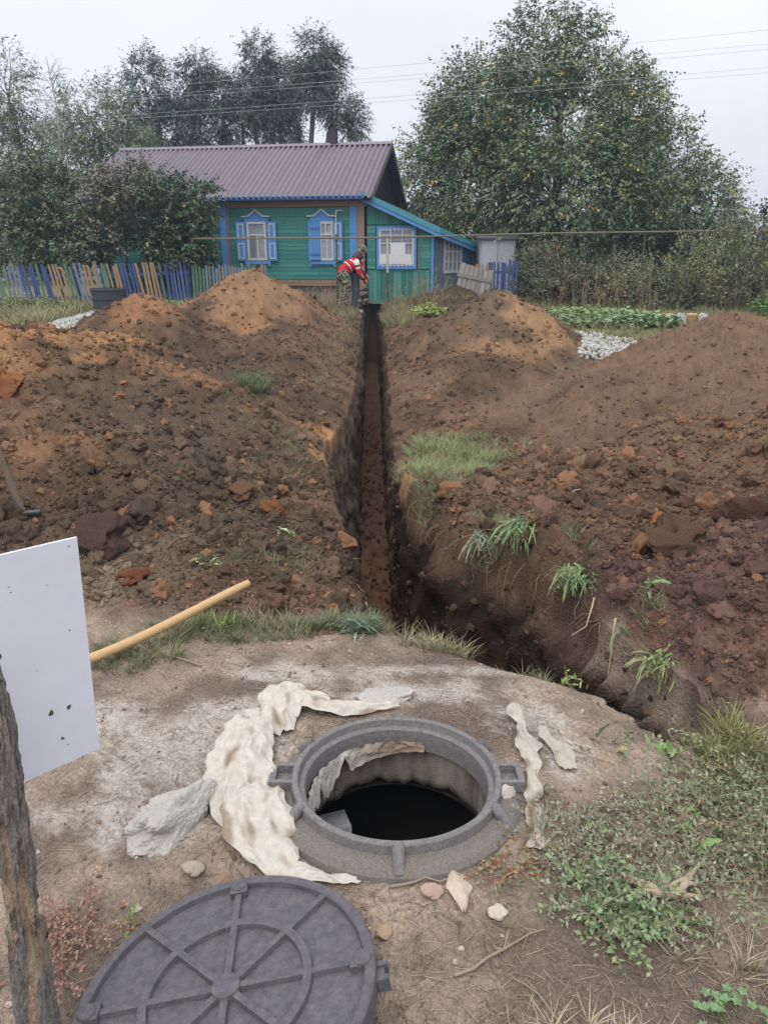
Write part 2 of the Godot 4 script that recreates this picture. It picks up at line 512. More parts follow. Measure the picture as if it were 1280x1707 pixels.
func rock(seedv: int, sub: int, rough: float, squash := Vector3.ONE, flat := true) -> MB:
	# a lump: a subdivided icosahedron pushed in and out
	var t := (1.0 + sqrt(5.0)) / 2.0
	var p: Array = []
	for q in [[-1, t, 0], [1, t, 0], [-1, -t, 0], [1, -t, 0], [0, -1, t], [0, 1, t], [0, -1, -t], [0, 1, -t], [t, 0, -1], [t, 0, 1], [-t, 0, -1], [-t, 0, 1]]:
		p.append(Vector3(q[0], q[1], q[2]).normalized())
	var f: Array = [[0, 11, 5], [0, 5, 1], [0, 1, 7], [0, 7, 10], [0, 10, 11], [1, 5, 9], [5, 11, 4], [11, 10, 2], [10, 7, 6], [7, 1, 8], [3, 9, 4], [3, 4, 2], [3, 2, 6], [3, 6, 8], [3, 8, 9], [4, 9, 5], [2, 4, 11], [6, 2, 10], [8, 6, 7], [9, 8, 1]]
	for s in sub:
		var mid := {}
		var g: Array = []
		for tr in f:
			var e: Array = []
			for k in 3:
				var a: int = mini(tr[k], tr[(k + 1) % 3])
				var b: int = maxi(tr[k], tr[(k + 1) % 3])
				var key := a * 100000 + b
				if not mid.has(key):
					mid[key] = p.size()
					p.append(((p[a] + p[b]) * 0.5).normalized())
				e.append(mid[key])
			g.append_array([[tr[0], e[0], e[2]], [tr[1], e[1], e[0]], [tr[2], e[2], e[1]], [e[0], e[1], e[2]]])
		f = g
	var a1 := nz(seedv, 0.9, 1)
	var a2 := nz(seedv + 1, 2.3, 2)
	var a3 := nz(seedv + 2, 10.0, 3)
	for i in p.size():
		var d: Vector3 = p[i]
		var r := 1.0 + rough * (a1.get_noise_3dv(d * 1.2) * 1.1 + 0.5 * a2.get_noise_3dv(d))
		# facets: cut by a few planes
		var q := d * r
		for k in 4:
			var pn := Vector3(sin(seedv * 1.7 + k * 2.1), sin(seedv * 2.3 + k * 1.3), cos(seedv * 0.9 + k * 3.1)).normalized()
			var over := q.dot(pn) - 0.72
			if over > 0: q -= pn * over * 0.85
		if sub > 2: q *= 1.0 + 0.06 * a3.get_noise_3dv(d)
		p[i] = q * squash
	var b := MB.new()
	if flat:
		for tr in f:
			b.tri(p[tr[0]], p[tr[2]], p[tr[1]])
	else:
		var nn: Array = []
		nn.resize(p.size()); nn.fill(Vector3.ZERO)
		for tr in f:
			var m: Vector3 = (p[tr[1]] - p[tr[0]]).cross(p[tr[2]] - p[tr[0]])
			for k in 3: nn[tr[k]] += m
			for k in [0, 2, 1]: b.ix.append(tr[k])
		for i in p.size():
			b.v.append(p[i]); b.n.append(nn[i].normalized()); b.c.append(Color.WHITE)
	return b

func wellshape(m_iron: Material, m_dust: Material, m_conc: Material, m_dark: Material) -> void:
	var t := thing("manhole_ring", "round grey manhole frame with lugs set open in the ground", "manhole frame", WELL + Vector3(0, 0.032, 0))
	t.rotation.x = deg_to_rad(-3.2)
	var b := MB.new()
	b.lathe([Vector2(0.395, -0.08), Vector2(0.412, -0.055), Vector2(0.416, -0.03), Vector2(0.41, -0.008), Vector2(0.395, 0.004), Vector2(0.375, 0.009), Vector2(0.36, 0.011), Vector2(0.345, 0.014)], 96)
	part("flange", b, m_dust, t)
	b = MB.new()
	b.lathe([Vector2(0.345, 0.008), Vector2(0.342, 0.043), Vector2(0.339, 0.047), Vector2(0.325, 0.048), Vector2(0.321, 0.045), Vector2(0.316, 0.021), Vector2(0.304, 0.018), Vector2(0.300, 0.014), Vector2(0.298, -0.01), Vector2(0.297, -0.06)], 128)
	part("rim", b, m_iron, t)
	for k in 6:
		var a := deg_to_rad(90 + 60.0 * k)
		var d := Vector3(cos(a), 0, sin(a))
		b = MB.new()
		b.tube([d * 0.334 + Vector3.UP * 0.0455, d * 0.347 + Vector3.UP * 0.040, d * 0.37 + Vector3.UP * 0.015, d * 0.395 + Vector3.UP * -0.01], [0.016, 0.018, 0.018, 0.018], 14)
		part("rib", b, m_iron, t)
	for s in [-1.0, 1.0]:
		b = MB.new()
		b.box(Vector3(s * 0.374, 0.027, -0.045), Vector3(0.078, 0.037, 0.017))
		b.box(Vector3(s * 0.374, 0.027, 0.045), Vector3(0.078, 0.037, 0.017))
		b.box(Vector3(s * 0.4035, 0.0265, 0), Vector3(0.019, 0.036, 0.0728))
		b.box(Vector3(s * 0.37, 0.014, 0), Vector3(0.05, 0.006, 0.0725))
		part("lug", b, m_iron, t)
	# neck and chamber
	var w := thing("well_shaft", "concrete well shaft with painted-dark chamber below the open manhole frame", "well", WELL)
	b = MB.new()
	var pts := PackedVector3Array()
	var cols := PackedColorArray()
	var nn := nz(51, 3.0, 4)
	var A := 120
	for i in 9:
		for j in A:
			var a := TAU * j / A
			var y := lerpf(0.012, -0.205, i / 7.0)
			var r := 0.316 + 0.004 * nn.get_noise_3d(cos(a) * 3, y * 8, sin(a) * 3)
			if i >= 6:
				y += 0.035 * nn.get_noise_2d(cos(a) * 0.7, sin(a) * 0.7) + 0.012 * nn.get_noise_2d(cos(a) * 3.5, sin(a) * 3.5)
			if i == 8:
				y += 0.0
				r = 0.36
			pts.append(Vector3(cos(a) * r, y, sin(a) * r))
			var st := clampf(0.5 + 1.2 * nn.get_noise_2d(cos(a) * 1.8, sin(a) * 1.8 + y * 0.6), 0, 1)
			cols.append(S(170, 160, 148).lerp(S(118, 104, 92), st))
	b.grid(pts, cols, A, 9, true)
	part("neck", b, m_conc, w)
	b = MB.new()
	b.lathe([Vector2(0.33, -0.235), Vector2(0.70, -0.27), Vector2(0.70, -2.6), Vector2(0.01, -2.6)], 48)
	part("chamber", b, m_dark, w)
	b = MB.new()
	b.box(Vector3(0, 0, 0), Vector3(0.11, 2.1, 0.10))
	var blk := part("pier", b, m_conc, w)
	blk.position = Vector3(-0.235, -1.46, -0.33)
	blk.rotation.y = 0.35

func make_lid(m: Material) -> void:
	var t := thing("manhole_cover", "round dark grey ribbed manhole cover lying beside the open manhole", "manhole cover", Vector3(-0.368, 0.0, -1.284))
	var u := Vector3(0.98447, 0.14412, -0.10027)
	var N := Vector3(-0.15236, 0.98508, -0.07999)
	t.transform = Transform3D(Basis(u, N, u.cross(N)), Vector3(-0.368, 0.058, -1.284))
	var b := MB.new()
	b.lathe([Vector2(0.335, -0.05), Vector2(0.352, -0.045), Vector2(0.354, -0.01), Vector2(0.354, 0.008), Vector2(0.350, 0.012), Vector2(0.332, 0.012), Vector2(0.328, 0.009), Vector2(0.326, -0.006), Vector2(0.0, -0.006)], 128)
	part("plate", b, m, t)
	b = MB.new()
	b.lathe([Vector2(0.205, -0.006), Vector2(0.203, 0.0085), Vector2(0.183, 0.0085), Vector2(0.181, -0.006)], 96)
	part("ring_rib", b, m, t)
	b = MB.new()
	b.lathe([Vector2(0.036, -0.006), Vector2(0.034, 0.012), Vector2(0.032, 0.0135), Vector2(0.0, 0.0135)], 40)
	part("hub", b, m, t)
	for k in 8:
		var a := TAU * k / 8.0
		var d := Vector3(cos(a), 0, sin(a))
		var s := d.cross(Vector3.UP)
		b = MB.new()
		var r0 := 0.03
		var r1 := 0.33
		var h0 := 0.0075 + 0.0003 * (k % 2)
		var q: Array = []
		for e in [[r0, -1.0], [r0, 1.0], [r1, 1.0], [r1, -1.0]]:
			q.append(d * e[0] + s * 0.0105 * e[1])
		var lo := Vector3.UP * -0.006
		var hi := Vector3.UP * h0
		var nar := 0.8
		var tq: Array = []
		for e in [[r0, -1.0], [r0, 1.0], [r1, 1.0], [r1, -1.0]]:
			tq.append(d * e[0] + s * 0.0105 * nar * e[1] + hi)
		b.quad(tq[0], tq[3], tq[2], tq[1])
		b.quad(tq[1], tq[2], q[2] + lo, q[1] + lo)
		b.quad(tq[3], tq[0], q[0] + lo, q[3] + lo)
		part("spoke", b, m, t)
		if k % 2 == 0:
			b = MB.new()
			b.lathe([Vector2(0.024, -0.006), Vector2(0.0215, 0.016), Vector2(0.019, 0.018), Vector2(0.0, 0.018)], 28, Transform3D(Basis(), d * 0.323))
			b.box(d * 0.309 + Vector3.UP * 0.004, Vector3(0.03, 0.018, 0.046), Color.WHITE, Basis(d, Vector3.UP, d.cross(Vector3.UP)))
			part("boss", b, m, t)
	b = MB.new()
	var ea := deg_to_rad(-4.0)
	var ed := Vector3(cos(ea), 0, -sin(ea))
	for s in [-1.0, 1.0]:
		b.box(ed * 0.366 + Vector3(0, -0.025, s * 0.02), Vector3(0.03, 0.035, 0.014))
	b.box(ed * 0.362 + Vector3(0, -0.028, 0), Vector3(0.02, 0.03, 0.03))
	part("hinge_ear", b, m, t)

const HY := 0.4            # the house stands on ground of this height

func board(parent: Node, m: Material, at: Vector3, size: Vector3, called := "plank", turn := Vector3.ZERO) -> MeshInstance3D:
	var key := "%.3f %.3f %.3f" % [size.x, size.y, size.z]
	if not boards.has(key):
		var b := MB.new()
		b.box(Vector3.ZERO, size)
		boards[key] = b.mesh()
	var o := partm(called, boards[key], m, parent)
	o.position = at
	o.rotation = turn
	return o
var boards := {}

func pick(a: Array):
	return a[rng.randi() % a.size()]

func prism(b: MB, pts: Array, d: Vector3, col := Color.WHITE) -> void:
	# a flat outline (clockwise seen against d) pushed back along -d
	for i in range(1, pts.size() - 1):
		b.tri(pts[0], pts[i], pts[i + 1], col)
		b.tri(pts[0] - d, pts[i + 1] - d, pts[i] - d, col)
	for i in pts.size():
		var j := (i + 1) % pts.size()
		b.quad(pts[j], pts[i], pts[i] - d, pts[j] - d, col)

func corrugated(w: float, pitch: float, amp: float, length: float) -> ArrayMesh:
	# waves run along x, the sheet along z
	var b := MB.new()
	var nseg := int(round(w / pitch * 6.0))
	var pts := PackedVector3Array()
	var cols := PackedColorArray()
	for i in 2:
		for j in nseg + 1:
			pts.append(Vector3(w * j / nseg, amp * cos(TAU * j / 6.0), length * i))
			cols.append(Color.WHITE)
	b.grid(pts, cols, nseg + 1, 2)
	return b.mesh()

func build_house() -> void:
	var teal := [paint(86, 172, 166, 0.7, "blotch"), paint(74, 156, 150, 0.7, "blotch"), paint(100, 182, 174, 0.7, "blotch"), paint(84, 168, 154, 0.7, "blotch"), paint(78, 162, 158, 0.7, "blotch")]
	var tealv := [paint(74, 158, 144, 0.7, "blotch"), paint(82, 166, 150, 0.7, "blotch"), paint(102, 180, 164, 0.7, "blotch"), paint(64, 144, 132, 0.7, "blotch")]
	var greys := [paint(110, 132, 146), paint(102, 122, 138), paint(118, 138, 150)]
	var blue := paint(94, 152, 216)
	var blue_d := paint(70, 118, 186)
	var brown := paint(156, 128, 108)
	var white := paint(214, 214, 214)
	var cyan := paint(82, 158, 176)
	var dark := paint(58, 50, 56, 0.8, "worn", Vector3(1.2, 1.2, 1.2))
	var roofm := mat(Color8(122, 110, 120), 0.45, "worn", Vector3(0.6, 0.6, 0.6), "rough", 0.1, 0.5)
	var curtain := mat(Color8(140, 144, 154), 0.9, "worn", Vector3(3, 0.7, 3))
	var painted_gloom := mat(Color8(66, 68, 78), 0.9)  # darkness of the unlit room, put into a flat colour
	var glass := StandardMaterial3D.new()
	glass.transparency = BaseMaterial3D.TRANSPARENCY_ALPHA
	glass.albedo_color = Color(0.9, 0.94, 1.0, 0.12)
	glass.roughness = 0.03
	var stone := mat(Color8(160, 154, 144), 0.95, "worn", Vector3(2, 2, 2), "rough", 1.5)
	var mortar := mat(Color8(128, 120, 110), 0.95, "worn", Vector3(2, 2, 2), "rough", 1.0)
	var h := thing("wooden_house", "teal plank house with blue window shutters and a purple-brown corrugated roof", "house", Vector3(-0.6, HY, -22.0), deg_to_rad(-10.0))
	var Y := func(y: float) -> float: return y - HY
	# body
	var b := MB.new()
	b.box(Vector3(-4.05, Y.call(2.055), -3.02), Vector3(7.9, 2.37, 5.96))
	var wall := part("wall", b, teal[1], h)
	var yb := 1.085
	var row := 0
	while yb < 2.96:
		var ph := 0.112
		var cut := -2.0 + 1.1 * sin(row * 2.4)
		for sg in [[-3.86, cut - 0.004], [cut + 0.004, -0.34], [-8.0, -4.15]]:
			var L: float = sg[1] - sg[0]
			board(wall, pick(teal), Vector3(sg[0] + L * 0.5, Y.call(yb), -0.016 + rr(-0.002, 0.003)), Vector3(L, 0.106, 0.036), "plank", Vector3(-0.05, 0, rr(-0.0015, 0.0015)))
		yb += ph
		row += 1
	# trim
	board(h, brown, Vector3(-2.05, Y.call(3.05), 0.03), Vector3(4.4, 0.19, 0.06), "frieze_board")
	board(h, blue, Vector3(-4.01, Y.call(1.9), 0.033), Vector3(0.20, 2.5, 0.065), "corner_board")
	board(h, brown, Vector3(-3.875, Y.call(2.0), 0.012), Vector3(0.06, 1.9, 0.05), "corner_board")
	board(h, blue, Vector3(-0.24, Y.call(2.25), 0.033), Vector3(0.20, 1.4, 0.065), "corner_board")
	board(h, blue, Vector3(-0.24, Y.call(2.27), 0.07), Vector3(0.14, 0.03, 0.012), "corner_trim")
	board(h, brown, Vector3(-0.03, Y.call(1.9), 0.036), Vector3(0.20, 2.1, 0.072), "corner_board")
	for k in 4:
		board(h, brown, Vector3(-3.3 + k * 0.98, Y.call(0.98), 0.03), Vector3(0.972, 0.075, 0.06), "sill_board")
		board(h, brown, Vector3(-3.3 + k * 0.98, Y.call(0.9), 0.034), Vector3(0.972, 0.07, 0.068), "sill_board")
	# foundation of pale blocks
	b = MB.new()
	b.box(Vector3(-4.05, Y.call(0.59), -3.05), Vector3(7.9, 0.56, 5.9))
	var found := part("foundation", b, mortar, h)
	for r in 3:
		var x := -4.0 + 0.2 * (r % 2)
		while x < -0.25:
			var w := 0.39
			board(found, stone, Vector3(x + w * 0.5, Y.call(0.47 + r * 0.16), -0.085 + rr(-0.008, 0.012)), Vector3(w - 0.018, 0.145, 0.06), "block", Vector3(rr(-.02, .02), rr(-.02, .02), rr(-.015, .015)))
			x += w
	# rough corner pier under the corner board
	b = MB.new()
	for e in [[-0.1, 0.44, 0.05, 0.15], [0.12, 0.45, 0.03, 0.14], [-0.02, 0.64, 0.02, 0.15], [0.04, 0.8, 0.0, 0.12]]:
		b.add(rock(71 + int(e[1] * 50), 3, 0.3, Vector3(1.2, 0.75, 0.8) * e[3], false), Transform3D(Basis(Vector3.UP, e[0] * 9.0), Vector3(e[0], Y.call(e[1]), e[2])), S(200, 194, 186))
	part("corner_pier", b, stone, h)
	# windows
	for wn in [[-3.035, 0], [-1.13, 1]]:
		var cx: float = wn[0]
		var win := part("window", rect_frame(0.56, 1.02, 0.055, 0.05), white, h)
		win.position = Vector3(cx if wn[1] == 0 else cx + 0.13, Y.call(2.06), 0.05)
		if wn[1] == 1: win.scale = Vector3(0.66, 1, 1)
		board(win, curtain, Vector3(0, 0, -0.036), Vector3(0.5, 0.96, 0.006), "curtain")
		board(win, painted_gloom, Vector3(-0.14 if wn[1] == 0 else -0.16, -0.17 if wn[1] == 0 else 0.3, -0.030), Vector3(0.16 if wn[1] == 0 else 0.12, 0.56 if wn[1] == 0 else 0.34, 0.004), "painted_gap")  # solid dark board painted as the unlit room between the curtains
		board(win, glass, Vector3(0, 0, 0.004), Vector3(0.5, 0.96, 0.004), "pane")
		board(win, white, Vector3(0, 0.17, 0.008), Vector3(0.46, 0.045, 0.034), "transom")
		board(win, white, Vector3(0.02, -0.17, 0.008), Vector3(0.04, 0.62, 0.03), "mullion")
		if wn[1] == 1:
			var vent := part("vent_frame", rect_frame(0.3, 0.34, 0.05, 0.03), white, win)
			vent.position = Vector3(0.1, 0.33, 0.025)
		# surround
		var sur := MB.new()
		for s in [-1.0, 1.0]:
			sur.box(Vector3(cx + s * 0.305, Y.call(2.06), 0.024), Vector3(0.055, 1.06, 0.05))
		sur.box(Vector3(cx, Y.call(1.49), 0.035), Vector3(0.76, 0.09, 0.07))
		for s in [-1.0, 1.0]:
			sur.box(Vector3(cx + s * 0.345, Y.call(1.425), 0.033), Vector3(0.07, 0.075, 0.06))
		sur.box(Vector3(cx, Y.call(2.615), 0.033), Vector3(0.70, 0.11, 0.062))
		part("window_surround", sur, blue, h)
		var ped := MB.new()
		prism(ped, [Vector3(cx - 0.36, Y.call(2.671), 0.06), Vector3(cx - 0.2, Y.call(2.70), 0.06), Vector3(cx, Y.call(2.86), 0.06), Vector3(cx + 0.2, Y.call(2.70), 0.06), Vector3(cx + 0.36, Y.call(2.671), 0.06)], Vector3(0, 0, 0.055))
		part("pediment", ped, blue, h)
		var cor := MB.new()
		var ln := [Vector3(cx - 0.41, Y.call(2.71), 0.05), Vector3(cx - 0.21, Y.call(2.72), 0.05), Vector3(cx, Y.call(2.885), 0.05), Vector3(cx + 0.21, Y.call(2.72), 0.05), Vector3(cx + 0.41, Y.call(2.71), 0.05)]
		for i in 4:
			var p: Vector3 = ln[i]
			var q: Vector3 = ln[i + 1]
			var d := (q - p).normalized()
			cor.box((p + q) * 0.5, Vector3((q - p).length() + 0.01, 0.04, 0.1 + 0.004 * i), Color.WHITE, Basis(d, Vector3(-d.y, d.x, 0), Vector3(0, 0, 1)))
		part("cornice", cor, paint(190, 200, 212), h)
		for s in [-1, 1]:
			if wn[1] == 1 and s == -1:      # this shutter is shut half way across
				var sh := board(h, blue_d, Vector3(cx - 0.11 - 0.09, Y.call(2.06), 0.085), Vector3(0.30, 1.02, 0.03), "shutter")
				for k in 3:
					board(sh, blue, Vector3(-0.1 + k * 0.1, 0, 0.016), Vector3(0.092, 1.0, 0.01), "plank")
				for yy in [-0.35, 0.33]:
					board(sh, blue_d, Vector3(0, yy, 0.026), Vector3(0.29, 0.06, 0.014), "batten")
				board(h, blue, Vector3(cx - 0.36, Y.call(2.06), 0.06), Vector3(0.05, 1.05, 0.09), "shutter_edge")
				continue
			var sh2 := board(h, blue, Vector3(cx + s * 0.46, Y.call(2.06), 0.07), Vector3(0.27, 1.04, 0.035), "shutter", Vector3(0, -0.12 * s, 0))
			for yy in [-0.26, 0.26]:
				var fr := part("panel_trim", rect_frame(0.175, 0.42, 0.028, 0.014), white, sh2)
				fr.position = Vector3(0, yy, 0.022)
	# vent pipe on the wall
	b = MB.new()
	b.tube([Vector3(-0.5, Y.call(2.84), 0.02), Vector3(-0.62, Y.call(2.85), 0.14), Vector3(-0.68, Y.call(2.84), 0.16), Vector3(-0.7, Y.call(2.78), 0.16), Vector3(-0.7, Y.call(2.2), 0.16)], [0.016, 0.016, 0.016, 0.016, 0.016], 8)
	b.tube([Vector3(-0.7, Y.call(2.24), 0.16), Vector3(-0.7, Y.call(2.16), 0.16)], [0.03, 0.034], 8, Color(0.2, 0.2, 0.2))
	part("gas_inlet_pipe", b, white, h)
	# gable
	b = MB.new()
	prism(b, [Vector3(0.0, Y.call(3.1), 0.0), Vector3(0.0, Y.call(4.72), -3.0), Vector3(0.0, Y.call(3.1), -6.0)], Vector3(0.06, 0, 0))
	var gab := part("gable", b, dark, h)
	for k in 28:
		var z := -0.2 - k * 0.205
		var top := 4.70 - absf(z + 3.0) * 0.54
		if top > 3.16:
			board(gab, dark, Vector3(0.008, Y.call((top + 3.12) * 0.5), z), Vector3(0.025, top - 3.12, 0.19), "plank")
	b = MB.new()
	b.box(Vector3(-0.03, Y.call(1.9), -3.0), Vector3(0.05, 2.5, 5.9))
	part("end_wall", b, teal[1], h)
	# roof
	var rl := sqrt(3.42 * 3.42 + 1.74 * 1.74)
	var ang := atan2(1.74, 3.42)
	b = MB.new()
	for s in [-1.0, 1.0]:
		var bs := Basis(Vector3.RIGHT, s * ang)
		b.box(Vector3(-4.04, Y.call(4.86), -3.0) + bs * Vector3(0, -0.05, s * rl * 0.495), Vector3(8.6, 0.05, rl * 0.97), Color.WHITE, bs)
	var roof := part("roof", b, dark, h)
	var sheet := corrugated(1.12, 0.16, 0.042, rl)
	for s in [0, 1]:
		for k in 9:
			var o := partm("roof_sheet", sheet, roofm, roof)
			var x := -8.46 + k * 0.96
			o.transform = Transform3D(Basis(Vector3.UP, PI if s else 0.0) * Basis(Vector3.RIGHT, ang), Vector3(x + (1.12 if s else 0.0), Y.call(4.902 + 0.003 * (k % 2)), -3.0))
	b = MB.new()
	for s in [-1.0, 1.0]:
		var bs := Basis(Vector3.RIGHT, s * ang)
		b.box(Vector3(-4.04, Y.call(4.935), -3.0) + bs * Vector3(0, 0, s * 0.09), Vector3(8.76, 0.012, 0.2), Color.WHITE, bs)
	part("ridge_cap", b, roofm, roof)
	for s in [-1.0, 1.0]:
		b = MB.new()
		var bs := Basis(Vector3.RIGHT, s * ang)
		b.box(Vector3(0.335, Y.call(4.83), -3.0) + bs * Vector3(0, 0, s * rl * 0.5), Vector3(0.03, 0.16, rl * 1.0), Color.WHITE, bs)
		part("verge_board", b, roofm, roof)
	board(h, blue_d, Vector3(-4.1, Y.call(3.16), 0.36), Vector3(8.4, 0.10, 0.04), "eaves_board")
	board(h, blue_d, Vector3(-4.1, Y.call(3.13), 0.17), Vector3(8.3, 0.03, 0.34), "soffit")
	b = MB.new()
	b.lathe([Vector2(0.125, 0), Vector2(0.125, 0.5), Vector2(0.1, 0.5), Vector2(0.1, 0.2)], 20)
	var chim := part("chimney", b, paint(70, 64, 68), h)
	chim.position = Vector3(-1.47, Y.call(4.82), -3.0)
	b = MB.new()
	var arc: Array = []
	for k in 9:
		var a := PI * k / 8.0
		arc.append(Vector3(0.16 * cos(a), 0.47 + 0.13 * sin(a), 0))
	for k in 8:
		b.quad(arc[k] + Vector3(0, 0, -0.14), arc[k + 1] + Vector3(0, 0, -0.14), arc[k + 1] + Vector3(0, 0, 0.14), arc[k] + Vector3(0, 0, 0.14))
	part("cowl", b, paint(54, 50, 54), chim)
	# ---- porch
	var base := 0.47
	b = MB.new()
	prism(b, [Vector3(0.12, Y.call(base), -0.03), Vector3(0.12, Y.call(3.18), -0.03), Vector3(1.97, Y.call(2.37), -0.03), Vector3(1.97, Y.call(base), -0.03)], Vector3(0, 0, 0.06))
	var pw := part("porch_wall", b, tealv[3], h)
	var roofy := func(x: float) -> float: return 3.235 - 0.436 * x
	# lower upright boards
	var x := 0.17
	while x < 1.93:
		var w: float = pick([0.10, 0.115, 0.125])
		if x + w > 1.93: w = 1.93 - x
		if w < 0.04: break
		var gap := 0.022 if (absf(x - 0.42) < 0.06) else 0.005
		board(pw, pick(tealv), Vector3(x + w * 0.5, Y.call((base + 1.30) * 0.5 + rr(-0.008, 0.008)), -0.012 + rr(-0.004, 0.004)), Vector3(w - gap, 1.30 - base - 0.02, 0.03), "plank", Vector3(0, 0, rr(-0.006, 0.006)))
		x += w
	# level boards beside the window
	var y := 1.37
	while y < 2.46:
		for sg in [[0.14, 0.37], [1.56, 1.93]]:
			var L: float = sg[1] - sg[0]
			board(pw, pick(teal), Vector3(sg[0] + L * 0.5, Y.call(y), -0.012), Vector3(L, 0.088, 0.032), "plank", Vector3(-0.05, 0, 0))
		y += 0.094
	board(pw, pick(teal), Vector3(0.965, Y.call(1.305), -0.006), Vector3(1.1, 0.04, 0.03), "ledge")
	# upright boards under the eaves
	x = 0.15
	while x < 1.93:
		var w := minf(0.108, 1.93 - x)
		if w < 0.03: break
		var lo := 2.49
		var hi: float = roofy.call(x + w) - 0.02
		if hi - lo > 0.03:
			board(pw, pick(tealv), Vector3(x + w * 0.5, Y.call((lo + hi) * 0.5), -0.012 + rr(-0.003, 0.003)), Vector3(w - 0.006, hi - lo, 0.03), "plank")
		x += w
	board(h, blue, Vector3(1.965, Y.call(1.42), 0.02), Vector3(0.07, 1.9, 0.06), "corner_board")
	board(h, paint(96, 132, 112), Vector3(1.0, Y.call(0.43), 0.02), Vector3(1.75, 0.09, 0.07), "porch_sill")
	# porch window
	var pwn := part("window", rect_frame(1.11, 1.12, 0.07, 0.05), blue, h)
	pwn.position = Vector3(0.965, Y.call(1.885), 0.03)
	var inner := part("frame", rect_frame(0.97, 0.98, 0.05, 0.05), white, pwn)
	inner.position = Vector3(0, 0, 0.003)
	board(pwn, paint(128, 130, 142), Vector3(0, 0, -0.045), Vector3(0.96, 0.96, 0.006), "curtain")  # backing greyed in its colour for the dim room behind the glass
	board(pwn, painted_gloom, Vector3(0, 0.25, -0.038), Vector3(0.9, 0.3, 0.004), "painted_gap")  # dark board: the room's shade painted behind the upper panes
	board(pwn, glass, Vector3(0, 0, -0.006), Vector3(0.96, 0.96, 0.004), "pane")
	for k in [-0.16, 0.16]:
		board(pwn, white, Vector3(k, 0, 0.006), Vector3(0.026, 0.9, 0.03), "glazing_bar")
	for k in [-0.2, 0.11, 0.32]:
		board(pwn, white, Vector3(0, k, 0.008), Vector3(0.9, 0.024, 0.03), "glazing_bar")
	for k in 9:
		board(pwn, blue, Vector3(-0.44 + k * 0.11, 0.465, 0.034), Vector3(0.04, 0.04, 0.012), "frame_chip")
		board(pwn, blue, Vector3(-0.44 + k * 0.11, -0.465, 0.034), Vector3(0.04, 0.04, 0.012), "frame_chip")
	board(pwn, paint(228, 228, 230), Vector3(-0.02, -0.30, 0.028), Vector3(0.88, 0.26, 0.008), "white_board")
	board(pwn, paint(232, 232, 234), Vector3(0.05, -0.02, 0.0275), Vector3(0.40, 0.30, 0.007), "white_board")
	board(pwn, paint(226, 226, 228), Vector3(0.33, -0.36, 0.034), Vector3(0.20, 0.17, 0.004), "white_board")
	# receding side wall
	var p0 := Vector3(2.0, 0, -0.02)
	var p1 := Vector3(2.86, 0, -2.5)
	var sd := (p1 - p0).normalized()
	var slen := (p1 - p0).length()
	var sb := Basis(sd, Vector3.UP, sd.cross(Vector3.UP))
	var side := Node3D.new()
	side.name = "side_wall"
	h.add_child(side, true)
	side.transform = Transform3D(sb, Vector3(p0.x, 0, p0.z))
	b = MB.new()
	b.box(Vector3(slen * 0.5, Y.call(1.3), -0.03), Vector3(slen, 1.68, 0.05))
	part("wall_core", b, greys[1], side)
	y = 0.5
	while y < 2.14:
		var top: float = 2.34 - 0.1
		if y > 1.22 and y < 2.08:
			board(side, pick(greys), Vector3(0.29, Y.call(y), 0.01), Vector3(0.56, 0.086, 0.03), "plank", Vector3(-0.05, 0, 0))
			board(side, paint(78, 122, 176), Vector3(2.2, Y.call(y), 0.01), Vector3(0.76, 0.086, 0.03), "plank", Vector3(-0.05, 0, 0))
		else:
			board(side, pick(greys), Vector3(1.3, Y.call(y), 0.01), Vector3(2.58, 0.086, 0.03), "plank", Vector3(-0.05, 0, 0))
		y += 0.092
	board(side, curtain, Vector3(1.19, Y.call(1.65), 0.0), Vector3(1.2, 0.86, 0.01), "curtain")
	board(side, painted_gloom, Vector3(1.19, Y.call(1.65), 0.006), Vector3(1.0, 0.7, 0.006), "painted_gap")  # dark sheet painted as shade inside the side window
	board(side, glass, Vector3(1.19, Y.call(1.65), 0.02), Vector3(1.2, 0.86, 0.004), "pane")
	var sf := part("window_frame", rect_frame(1.24, 0.9, 0.06, 0.05), white, side)
	sf.position = Vector3(1.19, Y.call(1.65), 0.03)
	for k in [-0.3, 0.0, 0.3]:
		board(side, white, Vector3(1.19 + k, Y.call(1.65), 0.034), Vector3(0.04, 0.8, 0.03), "glazing_bar")
	for k in [-0.14, 0.14]:
		board(side, white, Vector3(1.19, Y.call(1.65 + k), 0.032), Vector3(1.14, 0.03, 0.03), "glazing_bar")
	# lean-to roof
	var rp: Array = []
	for q in [[-0.02, 0.24], [2.17, 0.24], [3.06, -2.45], [3.1, -5.6], [-0.02, -5.6]]:
		rp.append(Vector3(q[0], Y.call(roofy.call(q[0]) + 0.08), q[1]))
	b = MB.new()
	prism(b, [rp[4], rp[3], rp[2], rp[1], rp[0]], Vector3(0, 0.05, 0))
	var pr := part("porch_roof", b, paint(84, 90, 100), h)
	for e in [[0, 1, cyan, 0.0, 0.13], [0, 1, blue, -0.125, 0.10], [1, 2, cyan, 0.0, 0.13], [1, 2, blue, -0.125, 0.09]]:
		var a: Vector3 = rp[e[0]]
		var c: Vector3 = rp[e[1]]
		var d := (c - a).normalized()
		var up := Vector3.UP
		var zz := d.cross(up).normalized()
		b = MB.new()
		b.box((a + c) * 0.5 + Vector3(0, e[3] - 0.05, 0) + zz * (0.012 if e[3] == 0.0 else -0.006), Vector3((c - a).length() + 0.02, e[4], 0.03), Color.WHITE, Basis(d, zz.cross(d), zz))
		part("fascia", b, e[2], pr)
	b = MB.new()
	b.box(Vector3(1.45, Y.call(1.35), -4.0), Vector3(2.75, 1.4, 2.8))
	part("rear_room", b, greys[1], h)

